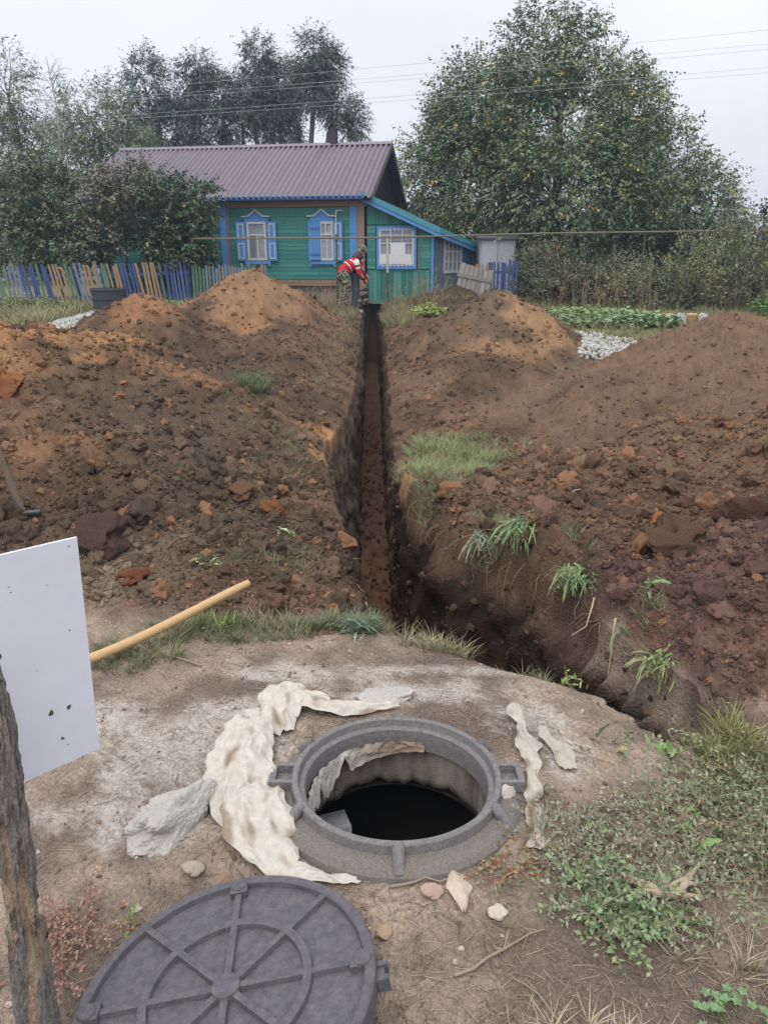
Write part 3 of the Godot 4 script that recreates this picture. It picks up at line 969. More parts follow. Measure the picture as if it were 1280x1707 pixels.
func rect_frame(w: float, hh: float, t: float, d: float) -> MB:
	var b := MB.new()
	for s in [-1.0, 1.0]:
		b.box(Vector3(s * (w - t) * 0.5, 0, 0), Vector3(t, hh, d))
		b.box(Vector3(0, s * (hh - t) * 0.5, -0.001), Vector3(w - t * 2, t, d - 0.002))
	return b

func picket(m: Material, hh: float, w := 0.062, th := 0.02) -> ArrayMesh:
	var b := MB.new()
	var p := [Vector3(-w / 2, 0, th / 2), Vector3(-w / 2, hh, th / 2), Vector3(w / 2, hh - 0.012, th / 2), Vector3(w / 2, 0, th / 2)]
	prism(b, p, Vector3(0, 0, th))
	return b.mesh()

func fence(called: String, label: String, a: Vector3, c: Vector3, n: int, pal: Array, hh: float, lean: float, lean_jit: float, group := "") -> void:
	var dir := (c - a)
	var L := dir.length()
	dir = dir.normalized()
	var t := thing(called, label, "fence", a, 0.0, group)
	var flat := Vector3(dir.x, 0, dir.z).normalized()
	var fwd := flat.cross(Vector3.UP)
	var b := MB.new()
	for yy in [0.28, hh - 0.28]:
		b = MB.new()
		b.box(dir * L * 0.5 + Vector3.UP * yy - fwd * 0.035, Vector3(L, 0.07, 0.035), Color.WHITE, Basis(dir, fwd.cross(dir), fwd))
		part("rail", b, pal[0], t)
	var kp := 3
	for k in kp:
		b = MB.new()
		b.box(Vector3.ZERO, Vector3(0.08, hh, 0.08))
		var po := part("post", b, pal[0], t)
		po.position = dir * L * (0.03 + 0.94 * k / (kp - 1.0)) + Vector3.UP * hh * 0.47 - fwd * 0.1
	var var_mesh := [picket(null, hh), picket(null, hh * 0.96), picket(null, hh * 1.03), picket(null, hh, 0.05)]
	var run := 0
	var m = pal[0]
	for k in n:
		if run <= 0:
			m = pick(pal)
			run = rng.randi_range(1, 3)
		run -= 1
		var o := partm("picket", pick(var_mesh), m, t)
		o.transform = Transform3D(Basis(flat, Vector3.UP, fwd) * Basis(Vector3(0, 0, 1), lean + rr(-lean_jit, lean_jit)), dir * L * (k + 0.5) / n + Vector3.UP * rr(-0.03, 0.02))

func build_yard() -> void:
	var blue := paint(74, 92, 142)
	var blue2 := paint(92, 112, 158)
	var bgrey := paint(126, 138, 162)
	var tan := paint(168, 140, 112)
	var grn := paint(112, 138, 122)
	var grn2 := paint(98, 128, 108)
	fence("picket_fence", "leaning fence of blue and tan pickets behind the black tub, left part", Vector3(-9.9, 0.36, -19.2), Vector3(-5.62, 0.42, -20.2), 44, [blue, blue, blue2, tan, tan, tan, grn, grn2, bgrey], 1.1, 0.13, 0.05)
	fence("picket_fence", "short stretch of bright blue pickets beside the black tub", Vector3(-5.6, 0.42, -20.2), Vector3(-5.05, 0.43, -20.32), 6, [blue, blue2, blue], 1.1, 0.06, 0.02)
	fence("picket_fence", "upright fence of tan, grey and green pickets below the left house window", Vector3(-5.0, 0.43, -20.33), Vector3(-3.1, 0.46, -20.75), 23, [grn, tan, grn2, bgrey, tan, bgrey], 1.0, 0.0, 0.012)
	fence("picket_fence", "fence of narrow tan and green pickets between the grey gate panel and blue pickets", Vector3(2.28, 0.42, -20.75), Vector3(2.78, 0.42, -20.8), 5, [tan, grn, tan], 1.05, 0.0, 0.02)
	fence("picket_fence", "blue picket fence under the big right-hand tree", Vector3(2.8, 0.42, -20.8), Vector3(3.56, 0.42, -20.85), 8, [blue, blue, blue2, bgrey], 1.12, 0.0, 0.02)
	# collapsed grey gate
	var gw := [paint(150, 146, 138), paint(136, 131, 124), paint(160, 156, 148)]
	var g := thing("gate_panel", "weathered grey board gate panel leaning by the dark soil bank", "gate", Vector3(1.72, 0.36, -19.75), 0.0)
	g.rotation = Vector3(-0.12, -0.5, -0.16)
	g.scale = Vector3.ONE * 1.22
	for k in 7:
		board(g, pick(gw), Vector3(0.05 + k * 0.105, 0.5 + rr(-0.04, 0.04), 0), Vector3(0.092, 1.0 - 0.03 * k, 0.02), "plank", Vector3(0, 0, rr(-0.02, 0.02)))
	for yy in [0.2, 0.72]:
		board(g, gw[1], Vector3(0.36, yy, 0.022), Vector3(0.78, 0.07, 0.022), "batten")
	# grey shed
	var s := thing("metal_shed", "pale grey shed half hidden behind fence right of the house", "shed", Vector3(3.32, 0.42, -23.7))
	var b := MB.new()
	b.box(Vector3(0, 0.87, 0), Vector3(1.05, 1.74, 1.2))
	part("wall", b, paint(172, 178, 186), s)
	for k in 2:
		board(s, paint(190, 196, 204), Vector3(-0.24 + k * 0.48, 0.9, 0.615), Vector3(0.46, 1.5, 0.03), "door_leaf")
	b = MB.new()
	b.box(Vector3(0, 1.8, 0.03), Vector3(1.2, 0.05, 1.4), Color.WHITE, Basis(Vector3.RIGHT, 0.08))
	part("roof", b, paint(120, 122, 126), s)
	# gas pipe on posts
	var pm := mat(Color8(126, 116, 98), 0.6, "worn", Vector3(2, 2, 2))
	var t := thing("gas_pipe", "thin ochre gas pipe running level on posts before the house", "pipe", Vector3(0, 0.42, -19.8))
	b = MB.new()
	b.tube([Vector3(-5.7, 1.66, -1.9), Vector3(-4.75, 1.66, -0.2), Vector3(0, 1.68, 0), Vector3(3.9, 1.78, 0.0), Vector3(14, 1.9, 0.4)], [0.021, 0.021, 0.021, 0.021, 0.021], 10)
	part("pipe_run", b, pm, t)
	for e in [[-1.19, 1.66, 0.024, Color(0.5, 0.48, 0.48)], [0.90, 1.69, 0.022, Color(0.8, 0.8, 0.75)], [6.5, 1.8, 0.024, Color(0.5, 0.5, 0.5)]]:
		b = MB.new()
		b.tube([Vector3(e[0], -0.2, 0), Vector3(e[0], e[1] - 0.02, 0)], [e[2], e[2]], 10, e[3])
		part("post", b, pm, t)
	b = MB.new()
	b.tube([Vector3(0.09, 0.85, 0), Vector3(0.09, 1.66, 0)], [0.031, 0.031], 10)
	part("post_sleeve", b, paint(206, 198, 178), t, "cream painted upper half of the middle pipe post")
	b = MB.new()
	b.tube([Vector3(0.09, -0.2, 0), Vector3(0.09, 0.85, 0)], [0.029, 0.029], 10)
	part("post", b, mat(Color8(112, 78, 62), 0.9, "worn", Vector3(4, 4, 4)), t, "rusty lower half of the middle pipe post")
	# overhead wires
	var wm := mat(Color8(176, 180, 188), 0.6)
	var k := 0
	for e in [[5.91, 6.63], [5.81, 6.27], [5.78, 6.12], [5.41, 5.75], [5.34, 5.62]]:
		b = MB.new()
		var p: Array = []
		var r: Array = []
		for i in 25:
			var q := i / 24.0
			p.append(Vector3(lerpf(-24.4, 22.3, q), lerpf(e[0] - 0.48, e[1] + 0.48, q) - 0.25 * sin(PI * q) + 0.2, lerpf(-26.7, -17.3, q)))
			r.append(0.0035)
		b.tube(p, r, 5)
		solo("overhead_wire", b, wm, ["topmost overhead wire crossing the sky above the roof", "second overhead wire from the top above the roof", "middle overhead wire of five above the roof", "fourth overhead wire from the top above the roof", "lowest overhead wire of five above the house roof"][k], "wire")
		k += 1
	# black tub
	var tm := mat(Color8(66, 70, 80), 0.5, "worn", Vector3(2, 2, 2))
	var tb := thing("plastic_tub", "big black ribbed plastic tub standing on white gravel by the fence", "tub", Vector3(-6.02, 0.33, -17.0))
	b = MB.new()
	b.lathe([Vector2(0.34, -0.05), Vector2(0.345, 0.06), Vector2(0.362, 0.065), Vector2(0.362, 0.09), Vector2(0.35, 0.095), Vector2(0.355, 0.26), Vector2(0.372, 0.265), Vector2(0.372, 0.29), Vector2(0.36, 0.295), Vector2(0.365, 0.44), Vector2(0.382, 0.445), Vector2(0.382, 0.47), Vector2(0.37, 0.475), Vector2(0.375, 0.64), Vector2(0.372, 0.66), Vector2(0.345, 0.66), Vector2(0.34, 0.62), Vector2(0.32, 0.05), Vector2(0.0, 0.05)], 40)
	part("shell", b, tm, tb)
	b = MB.new()
	b.lathe([Vector2(0.378, 0.62), Vector2(0.392, 0.63), Vector2(0.392, 0.665), Vector2(0.374, 0.672)], 40)
	part("rim", b, tm, tb)
	b = MB.new()
	b.lathe([Vector2(0.3535, 0.11), Vector2(0.3565, 0.25)], 40)
	part("band", b, paint(120, 126, 142), tb, "paler grey band near the foot of the tub")
	# canisters on a board on blocks beyond the right heap
	var cx := [5.74, 5.98, 6.21, 6.44]
	for i in 4:
		var at := Vector3(cx[i], gh(cx[i], 15.5) - 0.02, -15.5)
		at.y = 0.36
		if i % 2 == 0:
			var pail := thing("plastic_pail", ["brown plastic pail, leftmost of four containers behind the right heap", "", "orange-tan plastic pail between the two white canisters"][i], "pail", at)
			b = MB.new()
			b.lathe([Vector2(0.0, 0.0), Vector2(0.085, 0.0), Vector2(0.095, 0.17), Vector2(0.103, 0.172), Vector2(0.103, 0.19)], 22)
			part("body", b, paint(178, 126, 92) if i == 0 else paint(206, 160, 124), pail)
			b = MB.new()
			b.lathe([Vector2(0.106, 0.186), Vector2(0.107, 0.205), Vector2(0.08, 0.212), Vector2(0.0, 0.212)], 22)
			part("lid", b, paint(196, 150, 116) if i == 0 else paint(220, 178, 142), pail)
		else:
			var can := thing("plastic_canister", ["", "whitish plastic canister between two brown pails", "", "pale bluish plastic canister at the right end of four containers"][i], "canister", at, [0, 0.1, 0, -0.35][i])
			b = MB.new()
			prism(b, [Vector3(-0.095, 0, 0.07), Vector3(-0.1, 0.15, 0.07), Vector3(-0.075, 0.19, 0.07), Vector3(0.06, 0.19, 0.07), Vector3(0.1, 0.15, 0.07), Vector3(0.095, 0, 0.07)], Vector3(0, 0, 0.14))
			part("body", b, paint(206, 210, 206), can)
			b = MB.new()
			b.tube([Vector3(0.05, 0.19, 0), Vector3(0.055, 0.215, 0)], [0.022, 0.022], 12)
			part("cap", b, paint(180, 188, 196), can)
			b = MB.new()
			b.tube([Vector3(-0.07, 0.185, 0), Vector3(-0.05, 0.215, 0), Vector3(0.0, 0.215, 0), Vector3(0.02, 0.188, 0)], [0.012, 0.012, 0.012, 0.012], 8)
			part("handle", b, paint(206, 210, 206), can)
	# corrugated slate at the men's feet
	var sl := partm("slate_sheet", corrugated(0.7, 0.1, 0.018, 0.55), mat(Color8(150, 150, 146), 0.9, "worn", Vector3(3, 3, 3)), self)
	sl.transform = Transform3D(Basis(Vector3.UP, 0.25) * Basis(Vector3(1, 0, 0), 0.10), Vector3(-1.32, 0.41, -19.45))
	tag(sl, "grey corrugated sheet lying at the trench edge at the workers' feet", "corrugated sheet")

# ---------------------------------------------------------------- plants
func leaf(b: MB, p: Vector3, d: Vector3, up: Vector3, L: float, w: float, col: Color) -> void:
	# a leaf folded along its midrib
	var s := d.cross(up)
	if s.length_squared() < 1e-6: s = d.cross(Vector3(0.3, 0.2, 0.9))
	s = s.normalized()
	var nn := s.cross(d).normalized()
	var k := b.v.size()
	var m := p + d * (L * 0.45)
	b.v.append(p); b.v.append(m + s * w - nn * (w * 0.35)); b.v.append(p + d * L - nn * (L * 0.12)); b.v.append(m - s * w - nn * (w * 0.35))
	b.n.append(nn); b.n.append(nn); b.n.append(nn); b.n.append(nn)
	b.c.append(col); b.c.append(col); b.c.append(col); b.c.append(col)
	b.ix.append(k); b.ix.append(k + 3); b.ix.append(k + 2)
	b.ix.append(k); b.ix.append(k + 2); b.ix.append(k + 1)

# lobes: x, y, z, radius, height radius
func crown(b: MB, bb: MB, lobes: Array, twigs: int, per: int, L: float, w: float, pal: Array, rare: Array, gap: float, droop: float, wind: Vector3, tw: float, root: Vector3, shell := 0.4) -> void:
	var tot := 0.0
	var acc: Array = []
	for l in lobes:
		tot += pow(l[3] * l[3] * l[4], 0.75)
		acc.append(tot)
	var ng := nz(rng.randi() % 9999, 0.75 / maxf(lobes[0][3], 0.5), 3)
	var i := 0
	var tries := 0
	while i < twigs and tries < twigs * 4:
		tries += 1
		var q := rr(0, tot)
		var li := 0
		while acc[li] < q: li += 1
		var l: Array = lobes[li]
		var dir := rv().normalized()
		var r := lerpf(shell, 1.08, sqrt(rr(0, 1)))
		if rr(0, 1) < 0.06: r *= rr(1.0, 1.22)
		var p := Vector3(l[0], l[1], l[2]) + Vector3(dir.x * l[3], dir.y * l[4], dir.z * l[3]) * r
		var g := ng.get_noise_3dv(p)
		if g < gap - 0.25 * (1.0 - r):
			continue
		if p.y < 0.35: continue
		i += 1
		var td := (dir * 0.9 + rv() * 0.7 + wind + Vector3.DOWN * droop + Vector3.UP * 0.25).normalized()
		var tone := clampf(0.5 + g * 1.4 + rr(-0.3, 0.3), 0, 1)
		var col: Color = (pal[0] as Color).lerp(pal[1], tone)
		var odd: bool = rr(0, 1) < float(rare[1])
		var len := tw * rr(0.6, 1.3)
		var sidev := td.cross(Vector3.UP).normalized()
		if bb and rr(0, 1) < 0.5:
			var e := p + td * len
			var c0 := p - td * len * 0.3
			var s := sidev * 0.008
			var k := bb.v.size()
			for z in [c0 - s, c0 + s, e]:
				bb.v.append(z); bb.n.append(Vector3.UP.cross(td).cross(td).normalized() * -1.0); bb.c.append(Color.WHITE)
			bb.ix.append_array([k, k + 1, k + 2])
		for j in per:
			var t := (j + 0.3) / per
			var pp := p + td * len * t + Vector3.DOWN * droop * len * t * t * 0.6
			var ld := (td * 0.55 + sidev * (1.0 if j % 2 else -1.0) * 0.6 + rv() * 0.55 + Vector3.DOWN * (0.15 + droop)).normalized()
			var cc := col * rr(0.8, 1.25)
			if odd: cc = (rare[0] as Color) * rr(0.7, 1.1)
			leaf(b, pp, ld, (Vector3.UP + rv() * 0.8).normalized(), L * rr(0.7, 1.25), w * rr(0.7, 1.2), cc)

func branches(b: MB, root: Vector3, lobes: Array, r0: float, stems: Array) -> void:
	# a trunk (or several stems) that divide into a limb for every lobe and finer boughs
	for st in stems:
		var foot: Vector3 = root + Vector3(st[0], 0, st[1])
		var head: Vector3 = root + Vector3(st[2], st[3], st[4])
		var mid: Vector3 = foot.lerp(head, 0.5) + rv() * 0.06 * float(st[3])
		b.tube([foot - Vector3(0, 0.3, 0), foot + Vector3(0, 0.05, 0), foot.lerp(mid, 0.6), mid, head], [r0 * 1.5, r0 * 1.25, r0, r0 * 0.9, r0 * 0.65], 9)
	for l in lobes:
		var c := Vector3(l[0], l[1], l[2])
		var best: Vector3 = root
		var bd := 1e9
		for st in stems:
			for q in [0.45, 0.7, 1.0]:
				var h: Vector3 = (root + Vector3(st[0], 0, st[1])).lerp(root + Vector3(st[2], st[3], st[4]), q)
				var d := h.distance_to(c) + maxf(0.0, h.y - c.y) * 2.0
				if d < bd:
					bd = d
					best = h
		var mid := best.lerp(c, 0.5) + rv() * 0.1 * best.distance_to(c)
		b.tube([best, mid, c], [r0 * 0.5, r0 * 0.36, r0 * 0.2], 7)
		for k in 7:
			var e := c + Vector3(rr(-1, 1) * l[3], rr(-0.6, 1.0) * l[4], rr(-1, 1) * l[3]) * 0.85
			var s := mid.lerp(c, rr(0.1, 1.0))
			b.tube([s, s.lerp(e, 0.5) + rv() * 0.12 * s.distance_to(e), e], [r0 * 0.2, r0 * 0.13, r0 * 0.04], 5)

func tree(called: String, label: String, category: String, group: String, root: Vector3, lobes: Array, r0: float, stems: Array, o: Dictionary) -> void:
	var t := thing(called, label, category, root, 0.0, group)
	var lb := MB.new()
	branches(lb, root, lobes, r0, stems)
	var cb := MB.new()
	crown(cb, lb, lobes, o.twigs, o.per, o.L, o.w, o.pal, o.rare, o.get("gap", -0.15), o.get("droop", 0.1), o.get("wind", Vector3.ZERO), o.get("tw", 0.5), root, o.get("shell", 0.4))
	for e in [["trunk", lb, M_BARK if not o.has("bark") else o.bark], ["crown", cb, M_LEAF]]:
		var p := part(e[0], e[1], e[2], t)
		p.position = -root

var M_LEAF: StandardMaterial3D
var M_BARK: StandardMaterial3D
var M_GRASS: StandardMaterial3D

func build_trees() -> void:
	var big := [[5.0,7.6,-27.0,1.3,1.4],[3.1,6.3,-27.0,1.5,1.2],[5.6,5.8,-27.0,3.1,1.8],[1.7,4.1,-28.0,1.2,1.8],[3.3,4.0,-26.0,2.2,2.0],[5.8,3.4,-25.0,2.9,2.0],[8.5,4.6,-27.0,1.7,1.5],[9.4,3.1,-27.0,2.1,1.7],[11.3,3.0,-28.0,1.1,1.0],[5.4,1.9,-24.6,1.6,1.2],[7.0,1.7,-25.0,2.5,1.2],[2.4,5.3,-27.0,1.2,1.1],[2.3,3.1,-28.0,1.0,0.8],[7.9,6.0,-27.0,1.1,1.1],[6.3,8.0,-27.0,0.7,0.7]]
	tree("broadleaf_tree", "huge spreading dark green tree with yellowing leaves right of the house", "tree", "", Vector3(5.2, 0.42, -26.6), big, 0.17, [[0, 0, -1.5, 4.0, -0.2], [0.3, 0.2, 0.4, 5.5, 0], [0.6, 0, 2.6, 3.6, 0.1], [-0.3, 0.3, -2.2, 2.4, 0.2], [0.8, 0.2, 4.0, 2.2, 0.3]],
		{"twigs": 17500, "per": 10, "L": 0.12, "w": 0.031, "pal": [S(84, 102, 86), S(124, 138, 102)], "rare": [S(196, 168, 84), 0.035], "gap": -0.2, "droop": 0.22, "tw": 0.62})
	var grey := [S(86, 106, 84), S(118, 134, 100)]
	var deep := [S(62, 80, 76), S(92, 108, 96)]
	var o := {"twigs": 3400, "per": 10, "L": 0.16, "w": 0.028, "pal": deep, "rare": [S(120, 130, 96), 0.05], "gap": -0.06, "droop": 0.35, "wind": Vector3(0.25, 0, 0), "tw": 0.75, "shell": 0.3}
	tree("poplar_tree", "dark leafy tree behind the house, left end of its roof", "tree", "", Vector3(-11.0, 0.45, -42), [[-11.9,9.7,-42.0,1.0,1.5],[-10.8,8.1,-42.0,1.4,1.4],[-11.7,7.4,-42.0,1.3,1.5],[-10.0,9.4,-42.0,0.9,1.3],[-9.2,10.2,-42.0,0.65,0.9],[-11.0,5.4,-42,1.5,1.4]], 0.16, [[0, 0, -0.5, 8.0, 0], [0.4, 0, 1.6, 8.5, 0]], o)
	o.twigs = 1500
	tree("poplar_tree", "thin airy tree behind the middle of the house roof", "tree", "", Vector3(-8.0, 0.45, -42.5), [[-8.3,9.3,-42.0,0.8,1.0],[-7.8,8.1,-42.0,0.75,1.0],[-8.8,7.3,-42.0,0.9,0.7],[-7.5,6.0,-42,0.7,0.5]], 0.12, [[0, 0, -0.2, 8.0, 0], [0.3, 0, 0.8, 7.5, 0], [-0.4, 0, -1.3, 6.5, 0], [0.7, 0, 1.9, 6.0, 0]], o)
	o.twigs = 2700
	tree("poplar_tree", "tall dark tree with bare lower boughs left of the chimney", "tree", "", Vector3(-5.3, 0.45, -42), [[-6.2,10.6,-42.0,0.65,1.3],[-5.3,9.8,-42.0,0.95,1.0],[-5.9,8.8,-42.0,1.2,0.9],[-4.9,8.8,-42.0,0.6,0.8],[-6.7,9.2,-42.0,0.55,0.9],[-5.2,7.3,-42.0,0.9,0.4]], 0.17, [[0, 0, -0.1, 8.6, 0], [-0.3, 0, -1.4, 8.0, 0], [0.2, 0, 1.0, 7.4, 0], [-0.5, 0, -2.4, 6.4, 0]], o)
	o.twigs = 1900
	tree("poplar_tree", "tall leaning dark tree with forked pale trunk just left of the chimney", "tree", "", Vector3(-4.3, 0.45, -41), [[-3.4,10.8,-41.0,0.6,1.1],[-2.6,10.3,-41.0,0.55,0.8],[-3.4,9.4,-41.0,0.75,0.75],[-2.2,8.5,-41.0,0.7,0.55],[-1.5,7.9,-41.0,0.38,0.75],[-3.9,10.0,-41.0,0.4,0.5]], 0.17, [[0, 0, 0.9, 8.6, 0], [0.0, 0, 1.9, 7.9, 0]], o)
	o.pal = grey
	o.twigs = 3100
	o.gap = -0.25
	tree("willow_tree", "grey-green bushy tree behind the bare birch on the left", "tree", "", Vector3(-13, 0.45, -38), [[-13.4,7.7,-38.0,1.5,1.6],[-12.5,6.0,-38.0,1.9,2.0],[-14.3,5.3,-38.0,1.7,2.0],[-11.6,7.6,-38.0,0.9,0.9],[-13,3.6,-38,2.2,1.6]], 0.15, [[0, 0, 0, 6.5, 0], [0.4, 0, 1.2, 6.0, 0]], o)
	o.twigs = 3700
	tree("willow_tree", "pale grey-green willow at the left edge behind the bushes", "tree", "", Vector3(-17.4, 0.45, -40), [[-17.9,8.9,-40.0,1.3,2.1],[-18.7,6.3,-40.0,1.8,2.6],[-16.9,6.5,-40.0,1.2,2.1],[-15.5,3.3,-34.0,2.0,2.3],[-18.5,3.5,-38,2.2,2.0]], 0.16, [[0, 0, -0.4, 8.0, 0], [0.4, 0, 0.8, 6.0, 1]], o)
	# bare birch
	var bt := thing("bare_birch", "leafless pale birch standing among the left-hand trees", "tree", Vector3(-14.4, 0.45, -36.5))
	var b := MB.new()
	var p0 := Vector3.ZERO
	b.tube([p0, Vector3(0.1, 2.5, 0), Vector3(0.0, 5.0, 0), Vector3(0.15, 7.2, 0), Vector3(-0.05, 9.3, 0)], [0.10, 0.085, 0.065, 0.045, 0.012], 8)
	for k in 46:
		var y := rr(3.0, 8.8)
		var s := Vector3(0.06, y, 0)
		var a := rr(0, TAU)
		var L := rr(0.5, 1.6) * (1.15 - y / 12.0)
		var e := s + Vector3(cos(a) * 0.75, rr(0.5, 1.0), sin(a) * 0.75) * L
		var mid := s.lerp(e, 0.5) + Vector3(0, 0.12 * L, 0)
		b.tube([s, mid, e], [0.024, 0.016, 0.007], 5)
		for q in 4:
			var c := mid.lerp(e, rr(0, 1))
			b.tube([c, c + (e - s).normalized() * 0.25 + rv() * 0.3, c + (e - s).normalized() * 0.4 + rv() * 0.5], [0.009, 0.007, 0.004], 4)
	part("trunk", b, mat(Color8(190, 186, 180), 0.9, "worn", Vector3(1, 1, 1)), bt)
	# garden bushes in front of the house
	var lil := {"twigs": 2300, "per": 9, "L": 0.10, "w": 0.027, "pal": [S(80, 96, 76), S(112, 126, 98)], "rare": [S(142, 128, 110), 0.05], "gap": -0.22, "droop": 0.12, "tw": 0.3, "shell": 0.35}
	tree("lilac_bush", "large grey-green bush behind the picket fence at the left edge", "bush", "", Vector3(-9.0, 0.4, -20.9), [[-9.2,3.0,-21.0,1.2,1.0],[-9.8,2.1,-20.9,1.2,0.9],[-8.5,2.1,-20.9,1.2,0.9],[-8.9,3.5,-21,0.8,0.6]], 0.035, [[-0.3, 0, -0.6, 1.8, 0], [0, 0, 0.1, 2.2, 0], [0.3, 0, 0.7, 1.7, 0]], lil)
	lil.pal = [S(100, 100, 90), S(132, 130, 114)]
	lil.twigs = 1500
	lil.gap = -0.12
	tree("lilac_bush", "sparse purplish-grey bush between the two dark garden bushes", "bush", "", Vector3(-7.1, 0.4, -21.2), [[-7.0,2.8,-21.2,1.0,1.1],[-7.4,2.1,-21.1,1.0,0.8],[-6.6,3.4,-21.2,0.7,0.6]], 0.03, [[-0.3, 0, -0.5, 1.9, 0], [0.1, 0, 0.2, 2.4, 0], [0.3, 0, 0.6, 2.0, 0]], lil)
	lil.pal = [S(66, 88, 74), S(100, 120, 92)]
	lil.twigs = 2100
	lil.gap = -0.25
	tree("lilac_bush", "dark green bush covering the left end of the house wall", "bush", "", Vector3(-5.4, 0.42, -21.0), [[-5.6,2.8,-21.0,0.85,0.85],[-5.0,2.9,-21.0,0.65,0.7],[-5.4,2.1,-21.0,0.85,0.7],[-5.8,1.8,-21.0,0.8,0.7],[-4.6,3.1,-21,0.3,0.35],[-5.0,1.6,-21,0.5,0.5]], 0.03, [[-0.3, 0, -0.4, 1.9, 0], [0, 0, 0.2, 2.2, 0], [0.3, 0, 0.4, 1.9, 0]], lil)
	# right-hand thicket
	var rb := {"twigs": 1500, "per": 9, "L": 0.085, "w": 0.018, "pal": [S(112, 120, 92), S(146, 148, 112)], "rare": [S(148, 122, 96), 0.10], "gap": -0.3, "droop": -0.25, "tw": 0.32, "shell": 0.1}
	tree("brush_thicket", "tall pale brownish brush at the right edge", "bush", "", Vector3(8.6, 0.42, -19.6), [[8.1,1.3,-19.5,1.0,0.85],[8.9,1.6,-19.5,0.9,1.05],[9.6,1.0,-19.5,0.9,0.9]], 0.014, [[-0.4, 0, -0.6, 1.2, 0], [0, 0, 0.1, 1.6, 0], [0.4, 0, 0.8, 1.2, 0], [-0.2, 0.2, -0.2, 1.4, 0.2]], rb)
	rb.twigs = 1000
	tree("brush_thicket", "low reddish-brown brush behind the four containers", "bush", "", Vector3(7.0, 0.42, -19.2), [[7.1,0.9,-19.5,0.9,0.65],[6.2,0.8,-19.8,0.8,0.5],[7.7,0.8,-19.2,0.6,0.5]], 0.012, [[-0.4, 0, -0.6, 0.7, 0], [0, 0, 0.1, 0.9, 0], [0.3, 0, 0.5, 0.7, 0]], rb)
	rb.pal = [S(84, 94, 74), S(122, 124, 98)]
	rb.twigs = 1700
	tree("brush_thicket", "tangled dry undergrowth at the foot of the big right-hand tree", "bush", "", Vector3(5.2, 0.42, -20.9), [[4.6,0.85,-20.6,1.1,0.5],[5.9,0.9,-20.8,1.1,0.6],[5.0,1.3,-21.2,1.3,0.6],[4.0,1.0,-21.6,0.7,0.8]], 0.012, [[-0.6, 0, -0.8, 0.9, 0], [0, 0, 0.1, 1.1, 0], [0.5, 0, 0.8, 0.9, 0]], rb)
	lil.pal = [S(48, 64, 52), S(82, 96, 70)]
	lil.twigs = 2600
	lil.L = 0.13
	lil.w = 0.034
	lil.rare = [S(150, 140, 80), 0.03]
	tree("shrub", "dark shrub mass under the big right-hand tree behind the blue pickets", "bush", "", Vector3(4.5, 0.42, -23.2), [[4.7,2.0,-23.6,0.6,0.7],[4.9,1.3,-23.0,0.95,0.8],[6.1,1.4,-23.2,1.6,0.9],[7.7,1.8,-23.2,1.2,0.8],[9.2,1.7,-23,1.2,0.9]], 0.03, [[-1.0, 0, -1.4, 1.3, 0], [0, 0, -0.2, 1.4, 0], [1.6, 0, 1.8, 1.3, 0], [2.8, 0, 3.4, 1.4, 0]], lil)
	lil.twigs = 500
	tree("shrub", "small dark bush at the far right edge above the brush", "bush", "", Vector3(11.6, 0.42, -24.2), [[11.4,2.4,-24.0,0.6,0.6],[11.9,2.9,-24.0,0.5,0.6],[11.6,1.4,-24,0.9,0.8]], 0.03, [[0, 0, -0.1, 1.8, 0], [0.2, 0, 0.3, 2.2, 0]], lil)

# a rooted weed with stems and alternate leaves
func weed(b: MB, foot: Vector3, dir: Vector3, L: float, nl: int, leafL: float, leafW: float, col: Color, stem: Color, sag := 0.3) -> void:
	var p: Array = []
	var r: Array = []
	var K := 6
	var q := foot
	var d := dir.normalized()
	for i in K:
		p.append(q)
		r.append(lerpf(0.0022, 0.0009, i / 5.0) * (L / 0.25) ** 0.4)
		q += d * (L / (K - 1))
		d = (d + Vector3.DOWN * sag * 0.4 + rv() * 0.14).normalized()
	b.tube(p, r, 4, stem, false)
	for j in nl:
		var t := (j + rr(0.2, 0.8)) / nl * (K - 1)
		var i := int(t)
		var a: Vector3 = p[i].lerp(p[mini(i + 1, K - 1)], t - i)
		var ax: Vector3 = (p[mini(i + 1, K - 1)] - p[i]).normalized() if i < K - 1 else d
		var ang := rr(0, TAU)
		var s1 := ax.cross(Vector3(0.31, 0.9, 0.2)).normalized()
		var s2 := ax.cross(s1)
		var ld := (ax * 0.5 + (s1 * cos(ang) + s2 * sin(ang)) * 0.9 + Vector3.UP * 0.25).normalized()
		leaf(b, a, ld, (Vector3.UP + rv() * 0.6).normalized(), leafL * rr(0.6, 1.2), leafW * rr(0.7, 1.2), col * rr(0.75, 1.25))

# a strap leaf of several bending segments (dandelion, dock)
func strap(b: MB, foot: Vector3, dir: Vector3, L: float, w: float, col: Color, sag: float, jag := 0.0) -> void:
	var d := dir.normalized()
	var q := foot
	var side := d.cross(Vector3.UP)
	if side.length() < 0.05: side = Vector3.RIGHT
	side = side.rotated(d, rr(-0.6, 0.6)).normalized()
	var pts := PackedVector3Array()
	var cols := PackedColorArray()
	var K := 7
	for i in K:
		var t := i / (K - 1.0)
		var ww := w * sin(PI * clampf(0.12 + 0.86 * t, 0, 1)) * (1.0 + jag * (0.5 if i % 2 else -0.4))
		var nn := side.cross(d)
		pts.append(q - side * ww + nn * ww * 0.35); pts.append(q); pts.append(q + side * ww + nn * ww * 0.35)
		for k in 3: cols.append(col * (1.15 if k == 1 else 1.0))
		q += d * (L / (K - 1))
		d = (d + Vector3.DOWN * sag + rv() * 0.05).normalized()
		side = (side - d * side.dot(d)).normalized()
	b.grid(pts, cols, 3, K)

